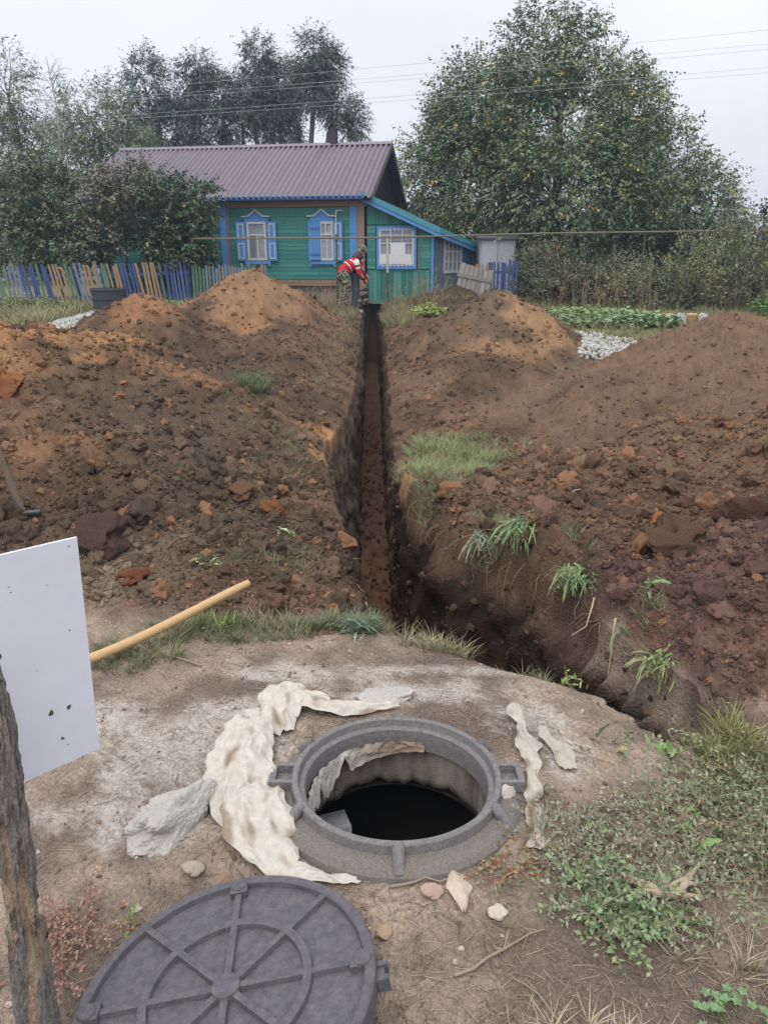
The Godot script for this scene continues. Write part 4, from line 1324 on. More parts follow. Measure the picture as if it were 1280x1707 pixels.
func blade_tuft(n: int, L: float, w: float, spread: float, sd: int) -> MB:
	var b := MB.new()
	rng.seed = sd
	for i in n:
		var a := rr(0, TAU)
		var d := Vector3(cos(a) * spread * rr(0.2, 1), 1.0, sin(a) * spread * rr(0.2, 1)).normalized()
		var q := Vector3(cos(a), 0, sin(a)) * rr(0, 0.25) * L * spread
		var side := d.cross(Vector3(cos(a * 3.0), 0.2, sin(a * 3.0))).normalized()
		var l := L * rr(0.5, 1.15)
		var sh := rr(0.75, 1.2)
		var col := Color(sh, sh, sh)
		var prev: Array = []
		for k in 4:
			var t := k / 3.0
			var ww := w * (1.0 - t * 0.92)
			var cur := [q - side * ww, q + side * ww]
			if k: b.quad(prev[0], cur[0], cur[1], prev[1], col)
			prev = cur
			q += d * l / 3.0
			d = (d + Vector3(cos(a), -0.4, sin(a)) * 0.28 * spread).normalized()
	return b

# ---------------------------------------------------------------- figures
func body(bones: Array, cell: float, k: float, paintf: Callable) -> MB:
	# bones: [a, b, ra, rb, tag]; joined with a smooth minimum and meshed as surface nets
	var lo := Vector3.ONE * 1e9
	var hi := -lo
	for e in bones:
		var R := maxf(e[2], e[3]) + 0.05
		for p in [e[0], e[1]]:
			lo = lo.min(p - Vector3.ONE * R)
			hi = hi.max(p + Vector3.ONE * R)
	var nx := int((hi.x - lo.x) / cell) + 2
	var ny := int((hi.y - lo.y) / cell) + 2
	var nzz := int((hi.z - lo.z) / cell) + 2
	var f := PackedFloat32Array()
	f.resize(nx * ny * nzz)
	f.fill(1.0)
	for e in bones:
		var a: Vector3 = e[0]
		var ab: Vector3 = e[1] - e[0]
		var l2 := maxf(ab.length_squared(), 1e-8)
		var R := maxf(e[2], e[3]) + k + cell * 2.0
		var b0 := (a.min(e[1]) - Vector3.ONE * R - lo) / cell
		var b1 := (a.max(e[1]) + Vector3.ONE * R - lo) / cell
		for z in range(maxi(0, int(b0.z)), mini(nzz, int(b1.z) + 2)):
			for y in range(maxi(0, int(b0.y)), mini(ny, int(b1.y) + 2)):
				for x in range(maxi(0, int(b0.x)), mini(nx, int(b1.x) + 2)):
					var p := lo + Vector3(x, y, z) * cell
					var t := clampf((p - a).dot(ab) / l2, 0, 1)
					var d: float = p.distance_to(a + ab * t) - lerpf(e[2], e[3], t)
					var i := x + nx * (y + ny * z)
					var o := f[i]
					var h := maxf(k - absf(o - d), 0.0) / k
					f[i] = minf(o, d) - h * h * k * 0.25
	var b := MB.new()
	var idx := PackedInt32Array()
	idx.resize(f.size())
	idx.fill(-1)
	var step := [1, nx, nx * ny]
	var pts := PackedVector3Array()
	for z in nzz - 1:
		for y in ny - 1:
			for x in nx - 1:
				var i := x + nx * (y + ny * z)
				var s := Vector3.ZERO
				var c := 0
				for e in [[0, 0, 0, 1, 0, 0], [0, 0, 0, 0, 1, 0], [0, 0, 0, 0, 0, 1], [1, 0, 0, 1, 1, 0], [1, 0, 0, 1, 0, 1], [0, 1, 0, 1, 1, 0], [0, 1, 0, 0, 1, 1], [0, 0, 1, 1, 0, 1], [0, 0, 1, 0, 1, 1], [1, 1, 0, 1, 1, 1], [1, 0, 1, 1, 1, 1], [0, 1, 1, 1, 1, 1]]:
					var va := f[i + e[0] + nx * (e[1] + ny * e[2])]
					var vb := f[i + e[3] + nx * (e[4] + ny * e[5])]
					if (va < 0) != (vb < 0):
						var t := va / (va - vb)
						s += Vector3(lerpf(e[0], e[3], t), lerpf(e[1], e[4], t), lerpf(e[2], e[5], t))
						c += 1
				if c:
					idx[i] = pts.size()
					pts.append(lo + (Vector3(x, y, z) + s / c) * cell)
	var nn := PackedVector3Array()
	nn.resize(pts.size())
	for z in range(1, nzz - 1):
		for y in range(1, ny - 1):
			for x in range(1, nx - 1):
				var i := x + nx * (y + ny * z)
				for ax in 3:
					var va := f[i]
					var vb := f[i + step[ax]]
					if (va < 0) == (vb < 0):
						continue
					var u: int = step[(ax + 1) % 3]
					var w: int = step[(ax + 2) % 3]
					var q := [idx[i - u - w], idx[i - w], idx[i], idx[i - u]]
					if q.min() < 0:
						continue
					if va < 0: q.reverse()
					var m := (pts[q[2]] - pts[q[0]]).cross(pts[q[1]] - pts[q[0]])
					for v in q: nn[v] += m
					b.ix.append_array([q[0], q[1], q[2], q[0], q[2], q[3]])
	for i in pts.size():
		b.v.append(pts[i])
		b.n.append(nn[i].normalized())
		var best := 1e9
		var who = null
		for e in bones:
			var ab: Vector3 = e[1] - e[0]
			var t := clampf((pts[i] - e[0]).dot(ab) / maxf(ab.length_squared(), 1e-8), 0, 1)
			var d: float = pts[i].distance_to(e[0] + ab * t) - lerpf(e[2], e[3], t)
			if d < best:
				best = d
				who = e
		b.c.append(paintf.call(who[4], pts[i], who))
	return b

func hand_bones(wrist: Vector3, d: Vector3, n: Vector3, s: float) -> Array:
	var o: Array = []
	d = d.normalized()
	var sd := d.cross(n).normalized()
	o.append([wrist, wrist + d * 0.075 * s, 0.028 * s, 0.03 * s, "skin"])
	for k in 4:
		var r := wrist + d * 0.085 * s + sd * (k - 1.5) * 0.021 * s
		var L: float = [0.038, 0.044, 0.04, 0.032][k] * s
		var m := r + (d * 0.85 - n * 0.45).normalized() * L
		o.append([r, m, 0.010 * s, 0.009 * s, "skin"])
		o.append([m, m + (d * 0.3 - n * 0.95).normalized() * L * 0.8, 0.009 * s, 0.008 * s, "skin"])
	var th := wrist + d * 0.03 * s + sd * -0.034 * s
	o.append([th, th + (d * 0.6 - sd * 0.7 - n * 0.3).normalized() * 0.05 * s, 0.012 * s, 0.009 * s, "skin"])
	return o

func build_people() -> void:
	var cm := nz(77, 9.0, 2)
	var skin := S(182, 132, 108)
	var look := func(kind: String, p: Vector3, e) -> Color:
		match kind:
			"red":
				var c := S(176, 40, 48)
				# white chest and shoulder bands of the sports jacket
				var u := p - Vector3(0.10, 1.04, 0.0)
				if p.x + p.y * 0.6 > 0.86 and p.x + p.y * 0.6 < 0.89: return S(224, 214, 212)
				if p.x + p.y * 0.6 > 0.70 and p.x + p.y * 0.6 < 0.725: return S(220, 210, 210)
				return c * (1.0 + 0.25 * cm.get_noise_3dv(p * 1.4))
			"sleeve":
				var t: float = (p - e[0]).length() / maxf((e[1] - e[0]).length(), 0.01)
				return S(226, 216, 214) if (t > 0.18 and t < 0.34) or (t > 0.5 and t < 0.62) else S(172, 34, 44)
			"camo":
				var q := cm.get_noise_3dv(p * 1.5)
				if q > 0.12: return S(150, 148, 132)
				if q < -0.14: return S(34, 36, 32)
				return S(84, 90, 72)
			"boot": return S(44, 42, 44)
			"dark": return S(70, 62, 70) * (1.0 + 0.3 * cm.get_noise_3dv(p))
			"maroon": return S(104, 40, 48)
			"grey": return S(92, 94, 106)
			"hair": return S(44, 38, 36)
			"cap": return S(128, 126, 104).lerp(S(70, 72, 58), clampf(0.5 + 2.0 * cm.get_noise_3dv(p * 2.0), 0, 1))
		return skin
	var m := mat(Color.WHITE, 0.9)
	# first man: stooping with his back to us, facing right and away
	var A := [
		[Vector3(-0.02, 0.82, -0.07), Vector3(-0.02, 0.82, 0.07), 0.125, 0.125, "camo"],
		[Vector3(0.0, 0.90, 0), Vector3(0.16, 1.02, 0), 0.135, 0.15, "red"], [Vector3(0.16, 1.02, -0.05), Vector3(0.30, 1.10, -0.06), 0.13, 0.115, "red"], [Vector3(0.16, 1.02, 0.05), Vector3(0.30, 1.10, 0.06), 0.13, 0.115, "red"],
		[Vector3(0.34, 1.11, 0), Vector3(0.41, 1.13, 0), 0.055, 0.052, "skin"],
		[Vector3(0.29, 1.10, 0.16), Vector3(0.34, 0.85, 0.20), 0.072, 0.058, "sleeve"], [Vector3(0.34, 0.85, 0.20), Vector3(0.50, 0.72, 0.12), 0.056, 0.044, "sleeve"],
		[Vector3(0.29, 1.10, -0.16), Vector3(0.38, 0.87, -0.2), 0.07, 0.056, "sleeve"], [Vector3(0.38, 0.87, -0.2), Vector3(0.53, 0.74, -0.1), 0.054, 0.044, "sleeve"],
		[Vector3(-0.02, 0.80, 0.095), Vector3(0.03, 0.46, 0.115), 0.105, 0.078, "camo"], [Vector3(0.03, 0.46, 0.115), Vector3(-0.03, 0.10, 0.12), 0.078, 0.062, "camo"],
		[Vector3(-0.02, 0.80, -0.095), Vector3(0.02, 0.46, -0.11), 0.105, 0.078, "camo"], [Vector3(0.02, 0.46, -0.11), Vector3(-0.05, 0.10, -0.11), 0.078, 0.062, "camo"],
		[Vector3(-0.04, 0.05, 0.12), Vector3(0.13, 0.04, 0.14), 0.05, 0.042, "boot"], [Vector3(-0.06, 0.05, -0.11), Vector3(0.11, 0.04, -0.12), 0.05, 0.042, "boot"]]
	A.append_array(hand_bones(Vector3(0.50, 0.72, 0.12), Vector3(0.7, -0.6, -0.2), Vector3(0.5, 0.7, 0), 1.0))
	A.append_array(hand_bones(Vector3(0.53, 0.74, -0.1), Vector3(0.7, -0.6, 0.2), Vector3(0.5, 0.7, 0), 1.0))
	var hc := Vector3(0.475, 1.145, 0)
	var hf := Vector3(0.65, -0.75, 0.0).normalized()
	A.append_array(head_bones(hc, hf, "skin"))
	var p := thing("person", "stooping person in red and white jacket and camouflage trousers", "person", Vector3(-1.0, gh(-1.0, 19.25) - 0.01, -19.25), 0.45)
	part("body", body(A, 0.0135, 0.035, look), m, p)
	var hb := MB.new()
	hb = body([[hc - hf * 0.025 + Vector3(0, 0.03, 0), hc - hf * 0.03 - Vector3(0.02, 0.02, 0), 0.098, 0.088, "hair"]], 0.012, 0.03, look)
	part("hair", hb, m, p)
	# second man: dark clothes and a cap, head bowed, half hidden behind the first
	var B := [
		[Vector3(0, 0.86, -0.06), Vector3(0, 0.86, 0.06), 0.12, 0.12, "dark"],
		[Vector3(0.0, 0.92, 0), Vector3(-0.04, 1.14, 0), 0.13, 0.145, "dark"], [Vector3(-0.04, 1.14, -0.05), Vector3(-0.09, 1.28, -0.06), 0.13, 0.11, "dark"], [Vector3(-0.04, 1.14, 0.05), Vector3(-0.09, 1.28, 0.06), 0.13, 0.11, "dark"],
		[Vector3(-0.10, 1.30, 0), Vector3(-0.15, 1.37, 0), 0.055, 0.05, "skin"],
		[Vector3(-0.08, 1.27, 0.17), Vector3(-0.06, 1.0, 0.22), 0.07, 0.056, "dark"], [Vector3(-0.06, 1.0, 0.22), Vector3(-0.24, 0.84, 0.12), 0.055, 0.043, "maroon"],
		[Vector3(-0.08, 1.27, -0.17), Vector3(-0.1, 1.0, -0.21), 0.07, 0.056, "dark"], [Vector3(-0.1, 1.0, -0.21), Vector3(-0.28, 0.86, -0.1), 0.055, 0.043, "maroon"],
		[Vector3(0.0, 0.84, 0.09), Vector3(-0.04, 0.46, 0.11), 0.1, 0.075, "grey"], [Vector3(-0.04, 0.46, 0.11), Vector3(0.02, 0.1, 0.11), 0.075, 0.06, "grey"],
		[Vector3(0.0, 0.84, -0.09), Vector3(-0.04, 0.46, -0.11), 0.1, 0.075, "grey"], [Vector3(-0.04, 0.46, -0.11), Vector3(0.02, 0.1, -0.11), 0.075, 0.06, "grey"],
		[Vector3(0.02, 0.05, 0.11), Vector3(-0.15, 0.04, 0.13), 0.05, 0.042, "boot"], [Vector3(0.02, 0.05, -0.11), Vector3(-0.15, 0.04, -0.13), 0.05, 0.042, "boot"]]
	B.append_array(hand_bones(Vector3(-0.24, 0.84, 0.12), Vector3(-0.7, -0.6, -0.2), Vector3(-0.5, 0.7, 0), 1.0))
	B.append_array(hand_bones(Vector3(-0.28, 0.86, -0.1), Vector3(-0.7, -0.6, 0.2), Vector3(-0.5, 0.7, 0), 1.0))
	var hd := Vector3(-0.19, 1.43, 0.02)
	var hg := Vector3(-0.72, -0.62, -0.25).normalized()
	B.append_array(head_bones(hd, hg, "skin"))
	var p2 := thing("person", "person in dark clothes and mottled cap bowing behind the red jacket", "person", Vector3(-0.74, gh(-0.74, 19.62) - 0.03, -19.62), PI - 0.15)
	p2.position.y = maxf(p2.position.y, 0.36)
	part("body", body(B, 0.0135, 0.035, look), m, p2)
	var up := (Vector3.UP - hg * hg.dot(Vector3.UP)).normalized()
	part("cap", body([[hd + up * 0.035, hd + up * 0.05 - hg * 0.03, 0.1, 0.09, "cap"], [hd + up * 0.05 + hg * 0.08, hd + up * 0.03 + hg * 0.15, 0.04, 0.02, "cap"]], 0.012, 0.03, look), m, p2)
	# the dark pipe stub on the far heap's top
	var b := MB.new()
	b.tube([Vector3(0, -0.2, 0), Vector3(0, 0.13, 0)], [0.035, 0.035], 10)
	solo("pipe_stub", b, mat(Color8(58, 52, 50), 0.8), "short dark pipe stub standing on top of the far left heap", "pipe", "", on_ground(-2.36, 14.6))

func head_bones(c: Vector3, f: Vector3, t: String) -> Array:
	# skull, face, nose, jaw, ears, brow
	var up := (Vector3.UP - f * f.dot(Vector3.UP)).normalized()
	var s := f.cross(up)
	return [[c + up * 0.02, c - f * 0.01 + up * 0.025, 0.086, 0.09, t], [c + f * 0.035 - up * 0.01, c + f * 0.04 - up * 0.065, 0.062, 0.045, t], [c + f * 0.09 + up * 0.01, c + f * 0.115 - up * 0.02, 0.012, 0.016, t],
		[c + f * 0.085 - up * 0.055, c + f * 0.08 - up * 0.055, 0.02, 0.02, t], [c + s * 0.085, c + s * 0.09 - up * 0.03, 0.02, 0.014, t], [c - s * 0.085, c - s * 0.09 - up * 0.03, 0.02, 0.014, t]]

# ---------------------------------------------------------------- cloth and foreground things
func cloth(path: Array, widths: Array, arch: Array, seedv: int, nu: int, nv: int, fold: float, col: Color, stain: Color, ragged := 0.12, sidev := Vector3.ZERO) -> MB:
	var cv := Curve3D.new()
	for i in path.size():
		var tn: Vector3 = (path[mini(i + 1, path.size() - 1)] - path[maxi(i - 1, 0)]) * 0.18
		cv.add_point(path[i], -tn, tn)
	var L := cv.get_baked_length()
	var n1 := nz(seedv, 13.0, 1, FastNoiseLite.TYPE_CELLULAR)
	n1.cellular_return_type = FastNoiseLite.RETURN_DISTANCE
	n1.cellular_jitter = 1.0
	var n2 := nz(seedv + 3, 1.0, 2)
	n2.fractal_gain = 0.35
	var pts := PackedVector3Array()
	var cols := PackedColorArray()
	for i in nu:
		var t := i / (nu - 1.0)
		var p := cv.sample_baked(t * L)
		var d := (cv.sample_baked(minf(t * L + 0.01, L)) - cv.sample_baked(maxf(t * L - 0.01, 0))).normalized()
		var s := d.cross(Vector3.UP).normalized() if sidev == Vector3.ZERO else sidev
		var up := s.cross(d).normalized()
		var q := t * (widths.size() - 1)
		var w := lerpf(widths[int(q)], widths[mini(int(q) + 1, widths.size() - 1)], q - int(q))
		var ar := lerpf(arch[int(q)], arch[mini(int(q) + 1, arch.size() - 1)], q - int(q))
		for j in nv:
			var v := j / (nv - 1.0) * 2.0 - 1.0
			var ew := w * 0.5 * (1.0 + ragged * n2.get_noise_2d(t * L * 8.0, signf(v) * 3.0) * absf(v))
			var qx := t * L + 0.02 * n2.get_noise_2d(t * L * 9.0, v * w * 9.0)
			var qy := v * w * 0.5
			var rg := 0.55 - 1.6 * absf(n2.get_noise_2d(qx * 3.2 + qy * 3.0, qy * 8.0 - qx * 1.5)) - 0.9 * absf(n2.get_noise_2d(qx * 5.0 - qy * 6.0 + 40.0, qy * 8.0 + qx * 4.0)) + 0.10 * n1.get_noise_2d(qx * 1.3, qy * 1.3)
			var h := ar * (1.0 - v * v * 0.9) * (0.8 + 0.3 * n2.get_noise_2d(t * L * 4.0, v)) + fold * rg 
			pts.append(p + s * v * ew + up * h + d * fold * 0.8 * n2.get_noise_2d(v * 1.3 + 9.0, t * L * 4.0))
			var k := smoothstep(0.15, 0.8, n2.get_noise_2d(t * L * 6.0 + 20.0, v * w * 7.0) + 0.35 * maxf(0.0, absf(v) - 0.6))
			cols.append(col.lerp(stain, k))
	var b := MB.new()
	b.grid(pts, cols, nv, nu)
	return b

func build_foreground() -> void:
	var iron := mat(Color8(144, 142, 141), 0.7, "blotch", Vector3(3.5, 3.5, 3.5), "rough", 0.25, 0.5)
	var conc := mat(Color.WHITE, 0.95, "worn", Vector3(4, 4, 4), "rough", 0.6)
	var painted_gloom := mat(Color8(52, 50, 48), 0.95)  # chamber concrete coloured near black, shade of the deep shaft painted in
	wellshape(iron, mat(Color8(138, 130, 122), 0.85, "soil", Vector3(2.6, 2.6, 2.6), "rough", 0.3, 0.3), conc, painted_gloom)
	make_lid(mat(Color8(112, 110, 114), 0.7, "blotch", Vector3(2.3, 2.3, 2.3), "rough", 0.22, 0.5))
	# cloth
	var cm := mat(Color.WHITE, 0.9, "worn", Vector3(2.5, 2.5, 2.5), "rough", 0.25)
	var cc := S(204, 195, 183)
	var cs := S(150, 132, 112)
	var tf := thing("torn_fabric", "crumpled cream fabric heaped along the left side of the manhole", "fabric", Vector3(-0.45, 0, -2.1))
	for e in [[[Vector3(-0.40, 0.015, -2.62), Vector3(-0.40, 0.04, -2.50), Vector3(-0.39, 0.03, -2.38), Vector3(-0.36, 0.015, -2.30)], [0.17, 0.18, 0.15, 0.06], [0.012, 0.02, 0.022, 0.012], 21, 60, 40],
		[[Vector3(-0.50, 0.012, -2.45), Vector3(-0.49, 0.05, -2.34), Vector3(-0.485, 0.05, -2.18), Vector3(-0.475, 0.045, -2.03), Vector3(-0.45, 0.03, -1.90), Vector3(-0.40, 0.012, -1.80)], [0.06, 0.16, 0.22, 0.22, 0.20, 0.11], [0.006, 0.026, 0.038, 0.036, 0.028, 0.012], 5, 110, 64],
		[[Vector3(-0.40, 0.03, -2.02), Vector3(-0.405, 0.06, -1.93), Vector3(-0.385, 0.045, -1.83), Vector3(-0.34, 0.025, -1.74), Vector3(-0.27, 0.014, -1.665), Vector3(-0.17, 0.012, -1.64), Vector3(-0.07, 0.012, -1.635)], [0.10, 0.19, 0.21, 0.17, 0.09, 0.035, 0.03], [0.012, 0.026, 0.03, 0.024, 0.012, 0.006, 0.004], 31, 120, 48]]:
		var fo := part("fold", cloth(e[0], e[1], e[2], e[3], e[4], e[5], 0.019, cc, cs, 0.2), cm, tf)
		fo.position = -tf.position + Vector3(0, 0.022, 0)
	solo("torn_fabric", cloth([Vector3(-0.34, 0.03, -2.52), Vector3(-0.22, 0.03, -2.46), Vector3(-0.08, 0.025, -2.44), Vector3(0.06, 0.02, -2.47)], [0.12, 0.10, 0.07, 0.02], [0.03, 0.018, 0.012, 0.006], 8, 70, 30, 0.02, cc, cs), cm, "thin folded strip of cream fabric behind the manhole", "fabric", "", Vector3(0, 0.026, 0))
	solo("torn_fabric", cloth([Vector3(0.50, 0.015, -2.48), Vector3(0.505, 0.02, -2.3), Vector3(0.50, 0.02, -2.1), Vector3(0.465, 0.02, -1.9), Vector3(0.46, 0.01, -1.74)], [0.04, 0.075, 0.06, 0.045, 0.075], [0.006, 0.010, 0.008, 0.010, 0.005], 12, 120, 30, 0.013, S(190, 181, 168), S(134, 120, 106), 0.9), cm, "narrow torn strip of dirty cloth lying right of the manhole", "fabric", "", Vector3(0, 0.026, 0))
	solo("torn_fabric", cloth([Vector3(0.58, 0.012, -2.34), Vector3(0.605, 0.016, -2.22), Vector3(0.63, 0.015, -2.1)], [0.03, 0.08, 0.03], [0.004, 0.008, 0.004], 14, 60, 26, 0.012, S(182, 172, 158), S(130, 116, 102), 1.0), cm, "small frayed cloth scrap beside the narrow strip right of the manhole", "fabric", "", Vector3(0, 0.026, 0))
	solo("torn_fabric", cloth([Vector3(0.19, 0.012, -1.66), Vector3(0.205, 0.02, -1.59), Vector3(0.21, 0.012, -1.52)], [0.045, 0.05, 0.015], [0.005, 0.010, 0.004], 15, 60, 26, 0.012, S(198, 182, 162), S(140, 120, 102), 0.9), cm, "small tan cloth scrap in front of the manhole", "fabric", "", Vector3(0, 0.026, 0))
	# cloth hanging inside the shaft
	var hang := MB.new()
	var pts := PackedVector3Array()
	var cols := PackedColorArray()
	var hn := nz(61, 1.0, 3)
	for i in 70:
		var a := deg_to_rad(lerpf(172, 292, i / 69.0))
		for j in 16:
			var v := j / 15.0
			var dep := 0.085 + 0.05 * sin(i * 0.33) + 0.05 * hn.get_noise_1d(i * 0.25) + (0.06 if absf(i - 13) < 3 else 0.0)
			if i > 38: dep = 0.06 * (1.0 - (i - 38) / 34.0) + 0.02
			var r := 0.292 - 0.010 * v - 0.018 * absf(hn.get_noise_2d(i * 0.12, v * 0.7))
			pts.append(WELL + Vector3(cos(a) * r, -0.01 - dep * v, sin(a) * r))
			cols.append(S(206, 200, 190).lerp(S(150, 130, 112), clampf((i - 30) / 25.0, 0, 1)))
	hang.grid(pts, cols, 16, 70)
	solo("hanging_fabric", hang, cm, "dirty fabric hanging down inside the left and back of the manhole", "fabric")
	# concrete lumps
	var cb := mat(Color8(200, 195, 186), 0.95, "worn", Vector3(5, 5, 5), "rough", 0.5)
	var b := MB.new()
	b.add(rock(4, 5, 0.28, Vector3(0.15, 0.075, 0.085), false), Transform3D(Basis.from_euler(Vector3(0.25, 0.85, 0.12)), Vector3.ZERO), Color.WHITE)
	solo("concrete_lump", b, cb, "broken pale concrete lump left of the crumpled fabric", "rubble", "", Vector3(-0.655, 0.03, -1.88))
	b = MB.new()
	b.add(rock(9, 3, 0.2, Vector3(0.13, 0.022, 0.055), false), Transform3D(Basis.from_euler(Vector3(0.1, 0.25, 0.03)), Vector3.ZERO), Color.WHITE)
	solo("concrete_slab", b, cb, "flat pale concrete slab piece behind the manhole", "rubble", "", Vector3(0.0, 0.03, -2.55))
	for e in [[0.0, -1.475, 0.019, "tan", "smooth tan pebble in front of the manhole, nearer the cover"], [0.13, -1.585, 0.026, "pinkish", "pinkish rounded stone just in front of the manhole"], [-0.45, -1.665, 0.018, "brown", "small brown brick bit below the crumpled fabric"], [-0.55, -1.70, 0.026, "pale", "pale angular stone between concrete lump and cover"], [0.30, -1.525, 0.022, "cream", "cream stone chip right of the small tan scrap"], [0.385, -1.97, 0.03, "white", "whitish plaster lump against the right side of the manhole rim"]]:
		b = MB.new()
		b.add(rock(int(e[2] * 9000), 3, 0.2, Vector3(e[2] * 1.2, e[2] * 0.8, e[2]), false), Transform3D(), {"tan": S(176, 152, 126), "pinkish": S(186, 160, 142), "brown": S(150, 118, 98), "pale": S(178, 166, 150), "cream": S(206, 194, 176), "white": S(200, 194, 186)}[e[3]])
		solo("stone", b, mat(Color.WHITE, 0.85, "worn", Vector3(9, 9, 9), "rough", 0.2), e[4], "stone", "", on_ground(e[0], -e[1], e[2] * 0.45))
	# white panel nailed to a rough post
	var u := Vector3(0.682, 0, -0.731)
	var pn := u.cross(Vector3.UP)
	var c0 := Vector3(-0.646, 0.634, -1.424)
	var panel := thing("white_panel", "blank white sheet panel fixed to the rough wooden post", "panel", Vector3(c0.x, c0.y, c0.z) - u * 0.3)
	panel.transform.basis = Basis(u, Vector3.UP, pn) * Basis(Vector3(0, 0, 1), -0.035)
	b = MB.new()
	b.box(Vector3(0, 0.254, 0), Vector3(0.6, 0.508, 0.006))
	part("sheet", b, mat(Color8(224, 226, 236), 0.35, "faint", Vector3(1.5, 1.5, 1.5)), panel)
	for e in [[0.205, 0.135, 0.006], [0.243, 0.133, 0.005], [0.222, 0.065, 0.0035]]:
		b = MB.new()
		b.lathe([Vector2(e[2], 0), Vector2(e[2] * 0.7, 0.002), Vector2(0.0, 0.0024)], 9, Transform3D(Basis(Vector3.RIGHT, PI / 2), Vector3(e[0], e[1], 0.003)), Color.WHITE, 0.4, e[0] * 90)
		part("nail_hole", b, mat(Color8(84, 70, 50), 0.9), panel)
	b = MB.new()
	for k in 28:
		var q := Vector3(rr(-0.28, 0.29), rr(0.02, 0.5), 0.0034)
		b.box(q, Vector3(rr(0.001, 0.003), rr(0.001, 0.0045), 0.0006), Color.WHITE, Basis(Vector3(0, 0, 1), rr(0, 3)))
	part("specks", b, mat(Color8(120, 116, 118), 0.9), panel).set_meta("kind", "stuff")
	# post
	var pp: Array = [Vector3(-0.785, -0.12, -1.2), Vector3(-0.772, 0.05, -1.2), Vector3(-0.757, 0.3, -1.2), Vector3(-0.75, 0.45, -1.195), Vector3(-0.745, 0.6, -1.2), Vector3(-0.735, 0.75, -1.205), Vector3(-0.725, 0.9, -1.21), Vector3(-0.722, 0.985, -1.215)]
	var pr := [0.046, 0.042, 0.037, 0.035, 0.034, 0.029, 0.022, 0.006]
	var cv := Curve3D.new()
	for i in pp.size():
		var tn: Vector3 = (pp[mini(i + 1, 7)] - pp[maxi(i - 1, 0)]) * 0.16
		cv.add_point(pp[i], -tn, tn)
	pts = PackedVector3Array()
	cols = PackedColorArray()
	var bn := nz(91, 1.0, 4)
	var rn := nz(92, 1.0, 3)
	rn.fractal_type = FastNoiseLite.FRACTAL_RIDGED
	var NS := 72
	for i in 150:
		var t := i / 149.0
		var p := cv.sample_baked(t * cv.get_baked_length())
		var q := t * 7.0
		var r := lerpf(pr[int(q)], pr[mini(int(q) + 1, 7)], q - int(q))
		for j in NS:
			var a := TAU * j / NS
			var d := Vector3(cos(a), 0, sin(a))
			var bare := smoothstep(0.02, 0.1, bn.get_noise_3d(d.x * 1.1 + 3.0, p.y * 3.2, d.z * 1.1) - 0.02 + 0.28 * exp(-pow((p.y - 0.40) / 0.16, 2.0)) - 0.1)
			var ro := rn.get_noise_3d(d.x * 2.4, p.y * 4.5, d.z * 2.4) * 0.007 + bn.get_noise_3d(d.x * 5, p.y * 18, d.z * 5) * 0.004
			r = maxf(r, 0.004)
			pts.append(p + d * (r + (ro if bare < 0.5 else -0.006 + ro * 0.25)))
			cols.append((S(150, 144, 137).lerp(S(92, 86, 82), clampf(0.5 + 1.4 * rn.get_noise_3d(d.x * 3, p.y * 8, d.z * 3) * -1.0, 0, 1))).lerp(S(196, 175, 150).lerp(S(160, 134, 110), clampf(0.4 + 1.3 * bn.get_noise_3d(d.x * 4, p.y * 5, d.z * 4), 0, 1)), bare))
	b = MB.new()
	b.grid(pts, cols, NS, 150, true)
	var post := thing("wooden_post", "rough barked old wooden post at the lower left edge", "post", Vector3(-0.785, 0, -1.2))
	part("trunk", b, mat(Color.WHITE, 0.95, "worn", Vector3(6, 1.5, 6), "rough", 1.0), post).position = -post.position
	for k in 0:
		b = MB.new()
		var y := [0.16, 0.62, 0.72, 0.84, 0.93][k] as float
		var w := rr(0.012, 0.022)
		var base := cv.sample_baked((y + 0.12) / 1.1 * cv.get_baked_length())
		b.add(rock(20 + k, 2, 0.4, Vector3(w, 0.05, 0.008), false), Transform3D(Basis(Vector3.UP, rr(-0.5, 1.2)), base + Vector3(rr(0.0, 0.03), 0, 0.045)), S(128, 122, 116))
		var o := part("bark_flake", b, mat(Color.WHITE, 0.95, "worn", Vector3(5, 2, 5), "rough", 0.6), post)
		o.position = -post.position
	# shovel
	var sh := thing("shovel", "shovel stuck into the left heap behind the white panel", "shovel", Vector3.ZERO)
	var s0 := on_ground(-2.13, 4.15)
	sh.position = s0
	b = MB.new()
	var hd := Vector3(-0.22, 1.0, 0.0).normalized()
	b.tube([Vector3(0, 0.05, 0), hd * 0.3, hd * 1.15], [0.021, 0.019, 0.018], 14)
	part("handle", b, mat(Color8(124, 108, 92), 0.8, "worn", Vector3(3, 1, 3), "rough", 0.3), sh)
	b = MB.new()
	b.tube([Vector3(0, -0.08, 0), Vector3(0, 0.02, 0), hd * 0.14], [0.03, 0.028, 0.0235], 14)
	part("socket", b, mat(Color8(92, 88, 84), 0.5, "worn", Vector3(4, 4, 4)), sh)
	pts = PackedVector3Array()
	cols = PackedColorArray()
	for i in 9:
		for j in 13:
			var x := (j / 12.0 - 0.5) * 0.25
			var y := 0.05 - i * 0.035
			pts.append(Vector3(x, y, 0.03 - 0.045 * pow(absf(x) / 0.125, 2.0) - 0.01 * i * 0.3))
			cols.append(Color.WHITE)
	b = MB.new()
	b.grid(pts, cols, 13, 9)
	for s in [-1.0, 1.0]:
		b.box(Vector3(s * 0.075, 0.052, 0.01), Vector3(0.09, 0.012, 0.04), Color.WHITE, Basis(Vector3.UP, s * 0.5))
	part("blade", b, mat(Color8(70, 68, 68), 0.45, "worn", Vector3(4, 4, 4), "", 0, 0.6), sh)
	sh.rotation.y = -0.25
	# loose handle
	var a0 := Vector3(-1.27, 0.045, -2.80)
	var a1 := Vector3(-0.64, 0.21, -3.24)
	b = MB.new()
	var tp: Array = []
